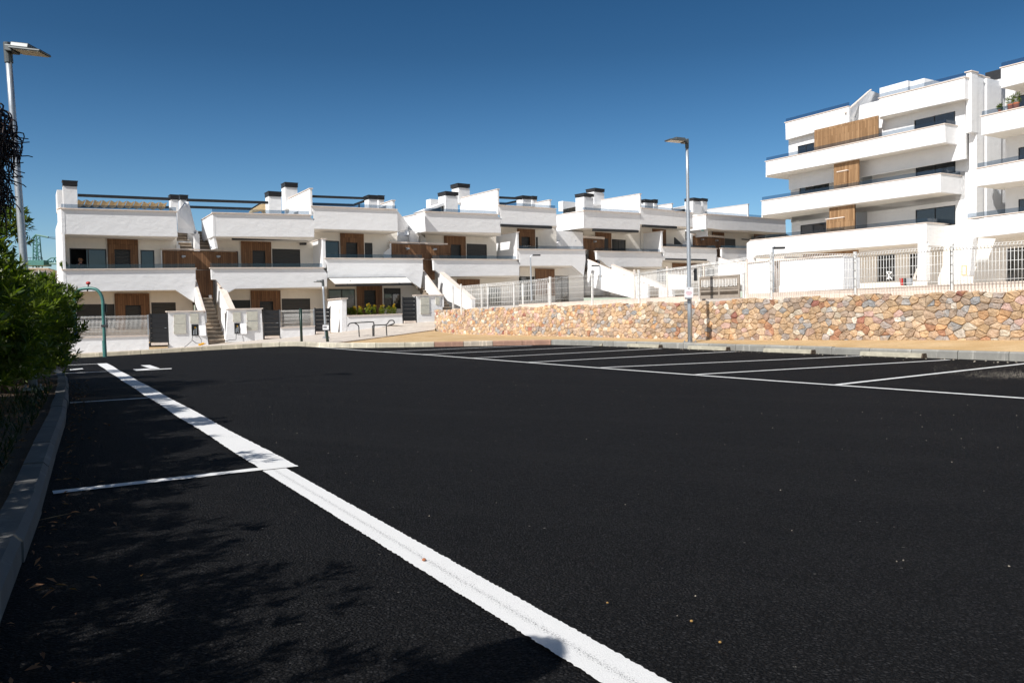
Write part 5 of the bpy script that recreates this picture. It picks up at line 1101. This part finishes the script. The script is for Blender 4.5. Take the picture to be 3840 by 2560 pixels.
for x in range(690, 1450, 70): b.tube([C_(x, 893), C_(x+40, 775 if x > 760 else 830)], .04, 4); b.tube([C_(x+40, 775 if x > 760 else 830), C_(x+85, 892)], .04, 4)
b.build('jib', M['fgreen'], t); b = MB(); b.box(C_(450, 890), RIGHT*1.0, FWD*.6, UP*.22); b.build('turntable', M['fgreen'], t)
b = MB()
for s_ in (((380, 320), (215, 385)), ((730, 295), (1500, 345)), ((730, 310), (1500, 470)), ((240, 765), (600, 755)), ((320, 765), (320, 890)), ((600, 755), (600, 860)), ((-300, 740), (60, 745))): b.tube([C_(*p) for p in s_], .018, 4)
b.build('cable', M['dark'], t)
FX = Fac((-34, 60), 20); k = Kit('house', 'small pale house with a dark window behind the hedge left of the row', 'house', FX, zc, (400, 1300))
k.body((260, 1010), (720, 1560), 0, 6, 'white', 'wall'); k.box('roof_edge', M['cop'], (250, 990), (735, 1012), -.2, 6.2); k.box('window', M['pane'], (430, 1085), (695, 1180), -.05, -.01)
k = Kit('house', 'low grey roofed house just left of the first terraced house', 'house', Fac((-34, 75), 20), zc, (800, 1400)); k.body((780, 1360), (1300, 1650), 0, 6, 'cream', 'wall'); k.prism('roof', M['galv'], [(740, 1295), (1300, 1295), (1300, 1370), (740, 1370)], -.4, 6)
# ------------------------------------------------------------------ hedge, tree, bed plants
def shrub(u, v, r, ztop, zlow, seed, label, grp='clipped hedge shrubs along the left kerb', ntips=430):
    c = UVp(u, v, .1); o = thing('hedge_shrub', label, 'shrub', c, grp); zc_ = (ztop+zlow)/2; hz = (ztop-zlow)/2
    g = random.Random(seed); bl = [(Vector((c.x, c.y, zc_))+U*g.uniform(-.1, .1), (r*1.0, r*.92, hz))]
    for i in range(5):
        a = g.uniform(0, 6.28); q = Vector((c.x, c.y, zc_))+Vector((math.cos(a), math.sin(a), 0))*r*.6+Zv*hz*g.uniform(-.5, .6); bl.append((q, (r*.5, r*.5, hz*.5)))
    vs, qs, cc = leaves(bl, ntips*2, .130, .027, 8, .6, .5, seed); np_mesh('foliage', vs, qs, M['leaf'], o, cc)
    b = MB()
    for i in range(7):
        a = g.uniform(0, 6.28); p0 = c+Vector((math.cos(a), math.sin(a), 0))*.12; p3 = Vector((c.x, c.y, zc_+hz*.4))+Vector((math.cos(a), math.sin(a), 0))*r*.6
        p1 = p0.lerp(p3, .35)+Vector((g.uniform(-.06, .06), g.uniform(-.06, .06), .1)); b.tube([p0-Zv*.05, p1, p0.lerp(p3, .7), p3], [.028, .022, .016, .008], 6)
    b.build('stems', M['bark'], o, smooth=True); return o
SH = [(6.6, -.95, .80, 1.72, .50, 'first shrub of the hedge from the left edge, bare stems below'), (8.0, -.72, .80, 1.70, .45, 'second shrub of the hedge, topmost against the lamp post'), (9.5, -.50, .78, 1.64, .38, 'third shrub of the hedge from the left edge'), (11.0, -.30, .78, 1.62, .30, 'middle shrub of the hedge, before the pale house'), (12.6, -.12, .76, 1.56, .22, 'shrub just short of the last two in the hedge'), (14.2, .06, .74, 1.50, .15, 'next to last shrub of the hedge, leaning over the kerb'), (15.7, .12, .66, 1.42, .12, 'last shrub of the hedge, beside the white wall of the first house')]
for i, (u, v, r, zt, zl, lb) in enumerate(SH): shrub(u, v-.17, r, zt+(.22 if i < 3 else .1), zl, 340+i, lb, ntips=620 if i < 6 else 420)
for i, (u, v, r, zt) in enumerate(((5.2, -1.25, .9, 1.9), (3.7, -1.6, .9, 1.95), (2.3, -1.55, .95, 1.95), (.9, -1.55, .95, 1.95), (-.6, -1.6, .95, 2.0), (-2.2, -1.7, 1.0, 2.2))):
    shrub(u, v, r, zt, .18, 200+i, 'hedge shrub standing beside the camera, outside the left edge of the picture', ntips=420)
def tree(base, crown, r, label, seed, n, lm='leaf2', ln=.11, wd=.028):
    o = thing('young_tree', label, 'tree', base); base = Vector(base); crown = Vector(crown); g = random.Random(seed); b = MB(); tk = b.tube([base, base.lerp(crown, .5)+Vector((.05, .03, 0)), crown], [.06, .045, .02], 8).build('trunk', M['bark'], o, smooth=True)
    b = MB(); bl = []
    for i in range(9):
        a = i*2.4; q = crown+Vector((math.cos(a)*r[0]*.6, math.sin(a)*r[1]*.6, g.uniform(-.5, .6)*r[2])); b.tube([base.lerp(crown, .55), base.lerp(crown, .75).lerp(q, .5)+Zv*.05, q], [.025, .016, .006], 5); bl.append((q, (r[0]*.42, r[1]*.42, r[2]*.36)))
    b.build('limbs', M['bark'], o); vs, qs, cc = leaves(bl, n, ln, wd, 7, .35, .6, seed); np_mesh('crown', vs, qs, M[lm], o, cc); return o
tree(UVp(12.0, -1.55, .1), W(-45, 905, 11.2), (.55, .55, .52), 'young light green tree above the hedge at the left edge', 5, 260)
def bigtree(u, v, zt, r, label, seed):
    c = UVp(u, v, .1); return tree(c, Vector((c.x, c.y, zt-r)), (r, r, r*.95), label, seed, 1350, 'leaf', .16, .036)
BT = []
for i, (u, v, zt, r) in enumerate(((-4.5, -4.2, 5.2, 1.6), (-2.0, -3.9, 5.0, 1.5), (.4, -3.7, 4.7, 1.4), (2.6, -3.6, 4.5, 1.35), (4.8, -3.6, 4.6, 1.4), (7.0, -3.7, 4.9, 1.4), (9.2, -3.7, 4.6, 1.3), (13.4, -3.7, 5.2, 1.5), (16.2, -3.8, 5.4, 1.5))):
    if i < 3: o = bigtree(u, v-.92, zt, r, 'shade tree behind the hedge, outside the left edge of the picture', 60+i); o.name = 'shade_tree'; o['group'] = 'shade trees behind the hedge'; BT.append((o, zt))
    else: s0, z0 = BT[i % 3]; o = dup(s0, UVp(u, v-.92, .1), s0['label'], i*1.1); o.scale = (zt/z0,)*3
# grass tufts, dead leaves, grit
g = np.random.default_rng(4); vs = []; qs = []; cc = []
for i in range(420):
    u = g.uniform(2.5, 13); v = np.interp(u, [3.2, 6.7, 12.1, 16], [-.11, .13, .43, .55])-.2-abs(g.normal())*.35; c = UVp(u, v, .11)
    for k in range(4):
        a = g.uniform(0, 6.28); l = g.uniform(.06, .2); dr = Vector((math.cos(a)*.6, math.sin(a)*.6, .9)).normalized(); s_ = Vector((-math.sin(a), math.cos(a), 0))*.004; n0 = len(vs); m = c+dr*l*.6; t = c+dr*l+Vector((math.cos(a), math.sin(a), -.3))*l*.3
        vs += [c-s_, c+s_, m+s_*.8, m-s_*.8, m-s_*.8, m+s_*.8, t+s_*.1, t-s_*.1]; qs += [(n0, n0+1, n0+2, n0+3), (n0+4, n0+5, n0+6, n0+7)]; q_ = g.random()*.7; cc += [(q_, q_, q_, 1)]*8
tag(np_mesh('bed_grass', vs, qs, M['grass'], None, cc), 'thin dark grass under the hedge beside the left kerb', 'grass', None, 'stuff')
vs = []; qs = []; cc = []
for i in range(1700):
    if i < 1100: u = g.uniform(1, 15); v = np.interp(u, [1, 3.2, 6.7, 12.1, 16], [-.28, -.11, .13, .43, .55])-.19-abs(g.normal())*.3; z = .115
    elif i < 1400: u = g.normal(10.3, .5); v = np.interp(u, [6.7, 12.1], [.13, .43])-.2-abs(g.normal())*.25; z = .12
    else: u = g.uniform(0, 16); v = np.interp(u, [1, 3.2, 6.7, 12.1, 16], [-.28, -.11, .13, .43, .55])+.03+abs(g.normal())*.14; z = .006
    a = g.uniform(0, 6.28); l = g.uniform(.010, .028); w = l*.32; d_ = Vector((math.cos(a), math.sin(a), g.uniform(-.2, .5))); s_ = Vector((-math.sin(a), math.cos(a), g.uniform(-.3, .3))); c = UVp(u, v, z+g.uniform(0, .02)); n0 = len(vs)
    vs += [c-d_*l, c-s_*w+Zv*.004, c+d_*l, c+s_*w+Zv*.006]; qs.append((n0, n0+1, n0+2, n0+3)); q_ = g.random(); cc += [(q_, q_, q_, 1)]*4
tag(np_mesh('leaf_litter', vs, qs, M['litter'], None, cc), 'dry brown leaves scattered under the hedge and along the left kerb', 'leaf litter', None, 'stuff')
M['grit'] = leafmat('grit', (.17, .15, .125), (.36, .32, .26), 0, .9)
vs = []; qs = []; cc = []
def grit(c, s):
    n0 = len(vs); j = lambda: g.uniform(.6, 1.3)*s
    for dx, dy in ((-1, -1), (1, -1), (1, 1), (-1, 1)): vs.append(c+Vector((dx*j()*.5, dy*j()*.5, 0)))
    for dx, dy in ((-1, -1), (1, -1), (1, 1), (-1, 1)): vs.append(c+Vector((dx*j()*.3, dy*j()*.3, s*.6)))
    qs.extend([(n0+4, n0+5, n0+6, n0+7)]+[(n0+k, n0+(k+1) % 4, n0+4+(k+1) % 4, n0+4+k) for k in range(4)]); q_ = g.random(); cc.extend([(q_, q_, q_, 1)]*8)
for i in range(1100):
    c = G(3840-abs(g.normal())*110, 1405+g.normal()*7, .004) if i < 800 else G(g.uniform(3500, 3840), 1385+g.normal()*14, .004); grit(c, g.uniform(.003, .0065))
for i in range(260): u = g.uniform(2, 26); grit(UVp(u, 16.0-abs(g.normal())*.35, .004), g.uniform(.008, .03))
for i in range(260): u = g.uniform(1, 18); v = g.uniform(1.7, 9); grit(UVp(u, v, .004), g.uniform(.003, .0075))
tag(np_mesh('gravel', vs, qs, M['grit'], None, cc), 'pale grit scattered on the asphalt, densest at the right edge', 'gravel', None, 'stuff')
pb_ = None
M['peb1'] = plain('brown_pebble', (.38, .14, .06), .8); M['peb2'] = plain('ochre_pebble', (.34, .20, .06), .7)
def pebble(x, y, s, mat, lb, grp=None):
    q = G(x, y, .008); b = MB(); b.tube([q, q+Zv*s*.25, q+Zv*s*.5], [s*.42, s*.5, s*.26], 7); o = b.build('pebble', M[mat], smooth=False); tag(o, lb, 'pebble', grp)
pebble(1590, 2100, .018, 'peb1', 'reddish brown pebble lying on the near white line'); pebble(2278, 2260, .009, 'peb2', 'ochre pebble on the asphalt right of the near white line'); pebble(2593, 2329, .011, 'peb2', 'pale ochre pebble among the speckles of the open asphalt', None); pebble(2700, 2408, .010, 'peb2', 'small ochre pebble nearest the bottom edge')
b = MB()
def dl(x, y, a, l, lb):
    q = G(x, y, .006); d_ = Vector((math.cos(a), math.sin(a), 0)); s_ = Vector((-d_.y, d_.x, 0)); b = MB(); b.face([q-d_*l, q-s_*l*.16+Zv*.012, q+d_*l+Zv*.02, q+s_*l*.16+Zv*.010]); tag(b.build('fallen_leaf', M['peb2']), lb, 'leaf', 'fallen yellow leaves')
dl(420, 1881, .3, .05, 'yellow fallen leaf below the near bay stripe'); dl(200, 1945, .5, .09, 'long yellow fallen leaf nearest the left kerb')

# ------------------------------------------------------------------ people
def skin_body(name, chain, radii, edges, mat, parent, sub=2):
    org = Vector(parent['org']); me = bpy.data.meshes.new(name); me.from_pydata([tuple(Vector(p)-org) for p in chain], edges, []); me.materials.append(mat)
    o = bpy.data.objects.new(name, me); col.objects.link(o); o.parent = parent; o['org'] = tuple(org)
    sk = o.modifiers.new('skin', 'SKIN'); sk.use_smooth_shade = True
    lay = me.skin_vertices[0] if me.skin_vertices else None
    if lay is None:
        bm = bmesh.new(); bm.from_mesh(me); bm.verts.layers.skin.verify(); bm.to_mesh(me); bm.free(); lay = me.skin_vertices[0]
    for i, r in enumerate(radii): lay.data[i].radius = (r, r) if not isinstance(r, tuple) else r
    lay.data[0].use_root = True
    s_ = o.modifiers.new('sub', 'SUBSURF'); s_.levels = sub; s_.render_levels = sub; return o
M['skin'] = plain('skin', (.42, .22, .15), .55, 0, .4, .06); M['hair'] = plain('dark_hair', (.028, .013, .009), .5, 0, .5, .3, 30); M['shirt'] = plain('dark_shirt', (.03, .03, .05), .9); M['jeans'] = plain('blue_trousers', (.04, .06, .12), .9); M['shoe'] = plain('shoe', (.05, .04, .035), .7); M['hat'] = plain('cap', (.48, .24, .12), .8); M['eye'] = plain('eye', (.7, .7, .68), .2)
def person(label, base, face, shirt, trousers, hairf, Hh=1.70, lean=0.0):
    t = thing('person', label, 'person', base); base = Vector(base); f = Vector((math.cos(face), math.sin(face), 0)); s = Vector((-f.y, f.x, 0)); k = Hh/1.70
    P = lambda x, y, z: base+(s*x+f*y+Zv*z)*k+RIGHT*(lean*(z/1.7)**1.5)
    ch = [P(0, 0, .92), P(0, .01, 1.10), P(0, .0, 1.30), P(0, 0, 1.42), P(0, .01, 1.50), P(0, .03, 1.58), P(0, .02, 1.66)]; rd = [.105, .095, .115, .085, .052, .085, .075]; ed = [(0, 1), (1, 2), (2, 3), (3, 4), (4, 5), (5, 6)]
    for sg in (1, -1):
        n = len(ch); ch += [P(sg*.09, 0, .86), P(sg*.10, .015, .48), P(sg*.105, -.01, .09), P(sg*.11, .12, .035)]; rd += [.088, .058, .04, .036]; ed += [(0, n), (n, n+1), (n+1, n+2), (n+2, n+3)]
        n = len(ch); ch += [P(sg*.17, 0, 1.40), P(sg*.215, -.02, 1.13), P(sg*.235, .04, .88), P(sg*.24, .06, .80)]; rd += [.055, .042, .03, .032]; ed += [(3, n), (n, n+1), (n+1, n+2), (n+2, n+3)]
        for q_, (dx, dy, l) in enumerate(((.0, .035, .085), (.004, .014, .095), (.002, -.008, .09), (-.004, -.028, .07))):
            m = len(ch); ch += [P(sg*(.242+dx), .06+dy, .76), P(sg*(.235+dx), .068+dy, .76-l*.5), P(sg*(.222+dx), .078+dy, .76-l)]; rd += [.011, .0095, .008]; ed += [(n+3, m), (m, m+1), (m+1, m+2)]
        m = len(ch); ch += [P(sg*.225, .105, .79), P(sg*.215, .125, .75)]; rd += [.012, .010]; ed += [(n+3, m), (m, m+1)]
    skin_body('body', ch, [r*k for r in rd], ed, M['skin'], t)
    c = [P(0, 0, .84), P(0, .01, 1.08), P(0, 0, 1.30), P(0, 0, 1.43)]; r_ = [.165, .145, .15, .10]; e = [(0, 1), (1, 2), (2, 3)]
    for sg in (1, -1): n = len(c); c += [P(sg*.17, 0, 1.41), P(sg*.20, -.012, 1.22)]; r_ += [.068, .06]; e += [(3, n), (n, n+1)]
    skin_body('shirt', c, [x*k for x in r_], e, M[shirt], t)
    c = [P(0, 0, .97)]; r_ = [.145]; e = []
    for sg in (1, -1): n = len(c); c += [P(sg*.09, 0, .85), P(sg*.10, .015, .48), P(sg*.105, -.01, .10)]; r_ += [.102, .072, .056]; e += [(0, n), (n, n+1), (n+1, n+2)]
    skin_body('trousers', c, [x*k for x in r_], e, M[trousers], t)
    b = MB()
    for sg in (1, -1): q = P(sg*.108, .06, .04); b.prism([q+s*a*k+Zv*z_*k-f*.11*k for a, z_ in ((-.045, -.04), (.045, -.04), (.04, .05), (-.04, .05))], f*.25*k)
    b.build('shoes', M['shoe'], t, bevel=.02)
    b = MB()
    for sg in (1, -1): q = P(sg*.032, .112, 1.615); b.tube([q-f*.012, q, q+f*.006], [.013, .014, .006], 8)
    b.build('eyes', M['eye'], t, smooth=True)
    b = MB(); q = P(0, .115, 1.585); b.tube([q+Zv*.035*k, q+f*.014*k, q-Zv*.012*k+f*.02*k], [.006, .011, .013], 6); b.build('nose', M['skin'], t, smooth=True)
    b = MB(); b.tube([P(-.025, .105, 1.545), P(0, .113, 1.543), P(.025, .105, 1.545)], [.004, .007, .004], 6); b.build('mouth', M['terra'], t, smooth=True)
    b = MB()
    for sg in (1, -1): b.tube([P(sg*.088, .02, 1.625), P(sg*.097, .015, 1.60), P(sg*.09, .022, 1.565)], [.008, .014, .007], 6)
    b.build('ears', M['skin'], t, smooth=True); hairf(t, P, k); return t
def curly(t, P, k):
    b = MB(); g = random.Random(3)
    b2 = MB(); b2.tube([P(0, -.01, 1.56), P(0, -.015, 1.62), P(0, -.01, 1.70), P(0, 0, 1.745), P(0, 0, 1.765)], [.085*k, .112*k, .105*k, .06*k, .01], 14); b2.build('scalp_hair', M['hair'], t, smooth=True)
    for i in range(1500):
        a = g.uniform(0, 6.28)
        if .75 < a < 2.4 and g.random() < .8: continue
        ze = g.uniform(1.58, 1.75); rr = .10+.02*g.random(); c0 = P(math.cos(a)*rr*.75, -.02+math.sin(a)*rr*.8, ze); ln = g.uniform(.05, .12)
        out = (P(math.cos(a), -.02+math.sin(a), 0)-P(0, -.02, 0)).normalized(); tw = g.uniform(0, 6.28); cr = k*g.uniform(.010, .020); pts_ = []
        sd = Zv.cross(out); n = 20; wn = g.uniform(10, 17); fr = g.random()
        for j in range(n):
            f_ = j/(n-1); p = c0+k*(out*(.03+.055*f_*(.5+fr))+Zv*(.05*(1-f_)-ln*f_**1.3*.8+.03)); an = tw+f_*wn; p = p+sd*math.cos(an)*cr*f_**.5+(Zv*.6+out*.6)*math.sin(an)*cr*f_**.5; pts_.append(p)
        b.tube(pts_, [k*(.0011+.0014*(1-j/(n-1))) for j in range(n)], 5)
    b.build('curly_hair', M['hair'], t, smooth=True)
def capped(t, P, k):
    b = MB(); b.tube([P(0, .005, 1.625), P(0, .005, 1.66), P(0, 0, 1.70), P(0, 0, 1.735), P(0, 0, 1.745)], [.105*k, .108*k, .10*k, .06*k, .01], 14); b.prism([P(-.07, .08, 1.64), P(.07, .08, 1.64), P(.045, .19, 1.625), P(-.045, .19, 1.625)], Zv*.012); b.build('cap', M['hat'], t, smooth=True)
    b = MB(); b.tube([P(0, -.03, 1.57), P(0, -.02, 1.63)], [.085*k, .1*k], 12); b.build('hair', M['galv'], t, smooth=True)
hp_ = W(-372, 600, 1.26); LEAN = .20; person('child with dark curly hair at the left edge, only the hair showing', (hp_.x-LEAN, hp_.y, .0), R(180), 'shirt', 'jeans', curly, hp_.z/1.66*1.70, LEAN)
q = FA.p(*Z2(226, 748), 2.0); person('older person in a tan cap and dark shirt standing at an open window', (q.x, q.y, q.z-1.66), R(-20), 'shirt', 'jeans', capped, 1.70)

# ------------------------------------------------------------------ light
SUN_EL = 42.0; TR = Vector((.668, .822, 0)).normalized()*math.cos(R(SUN_EL))-Zv*math.sin(R(SUN_EL))
sd = bpy.data.lights.new('sun', 'SUN'); so_ = bpy.data.objects.new('sun', sd); col.objects.link(so_); sd.energy = 4.5; sd.angle = R(.53); sd.color = (1, .97, .93)
so_.rotation_euler = TR.to_track_quat('-Z', 'Y').to_euler()
w = bpy.data.worlds.new('World'); scene.world = w; w.use_nodes = True; nt = w.node_tree; bg = nt.nodes['Background']
sk = nt.nodes.new('ShaderNodeTexSky'); sk.sky_type = 'NISHITA'; sk.sun_disc = False; sk.sun_elevation = R(SUN_EL); sk.sun_rotation = math.atan2(-TR.x, -TR.y); sk.altitude = 300; sk.air_density = 1.0; sk.dust_density = .45; sk.ozone_density = 4.0
hs = nt.nodes.new('ShaderNodeHueSaturation'); hs.inputs['Saturation'].default_value = 1.28; L(nt, sk.outputs[0], hs.inputs['Color'])
hw = nt.nodes.new('ShaderNodeHueSaturation'); hw.inputs['Saturation'].default_value = .38; hw.inputs['Value'].default_value = 1.25; L(nt, sk.outputs[0], hw.inputs['Color']) 
tcw = nt.nodes.new('ShaderNodeTexCoord'); dt = N(nt, 'ShaderNodeVectorMath', operation='DOT_PRODUCT'); L(nt, tcw.outputs['Generated'], dt.inputs[0]); dt.inputs[1].default_value = (-TR.x, -TR.y, .25)
mrw = N(nt, 'ShaderNodeMapRange'); L(nt, dt.outputs['Value'], mrw.inputs[0]); mrw.inputs[1].default_value = .15; mrw.inputs[2].default_value = .85; mrw.inputs[3].default_value = 0.0; mrw.inputs[4].default_value = 1.0
spw = N(nt, 'ShaderNodeSeparateXYZ'); L(nt, tcw.outputs['Generated'], spw.inputs[0])
gr = ramp(nt, spw.outputs['Z'], [(0, (1.12, 1.12, 1.12)), (.12, (1.0, 1.0, 1.0)), (.30, (.60, .60, .60)), (.5, (.45, .45, .45))])
away = mixc(nt, 1.0, hs.outputs[0], gr, 'MULTIPLY'); mw = mixc(nt, mrw.outputs[0], away, hw.outputs[0]); L(nt, mw, bg.inputs[0])
bg.inputs[1].default_value = .086
scene.view_settings.view_transform = 'Standard'; scene.view_settings.look = 'None'; scene.view_settings.exposure = 0.28; scene.view_settings.gamma = 1.0
scene.render.engine = 'CYCLES'; scene.cycles.max_bounces = 6; scene.cycles.transparent_max_bounces = 12; scene.cycles.use_denoising = True
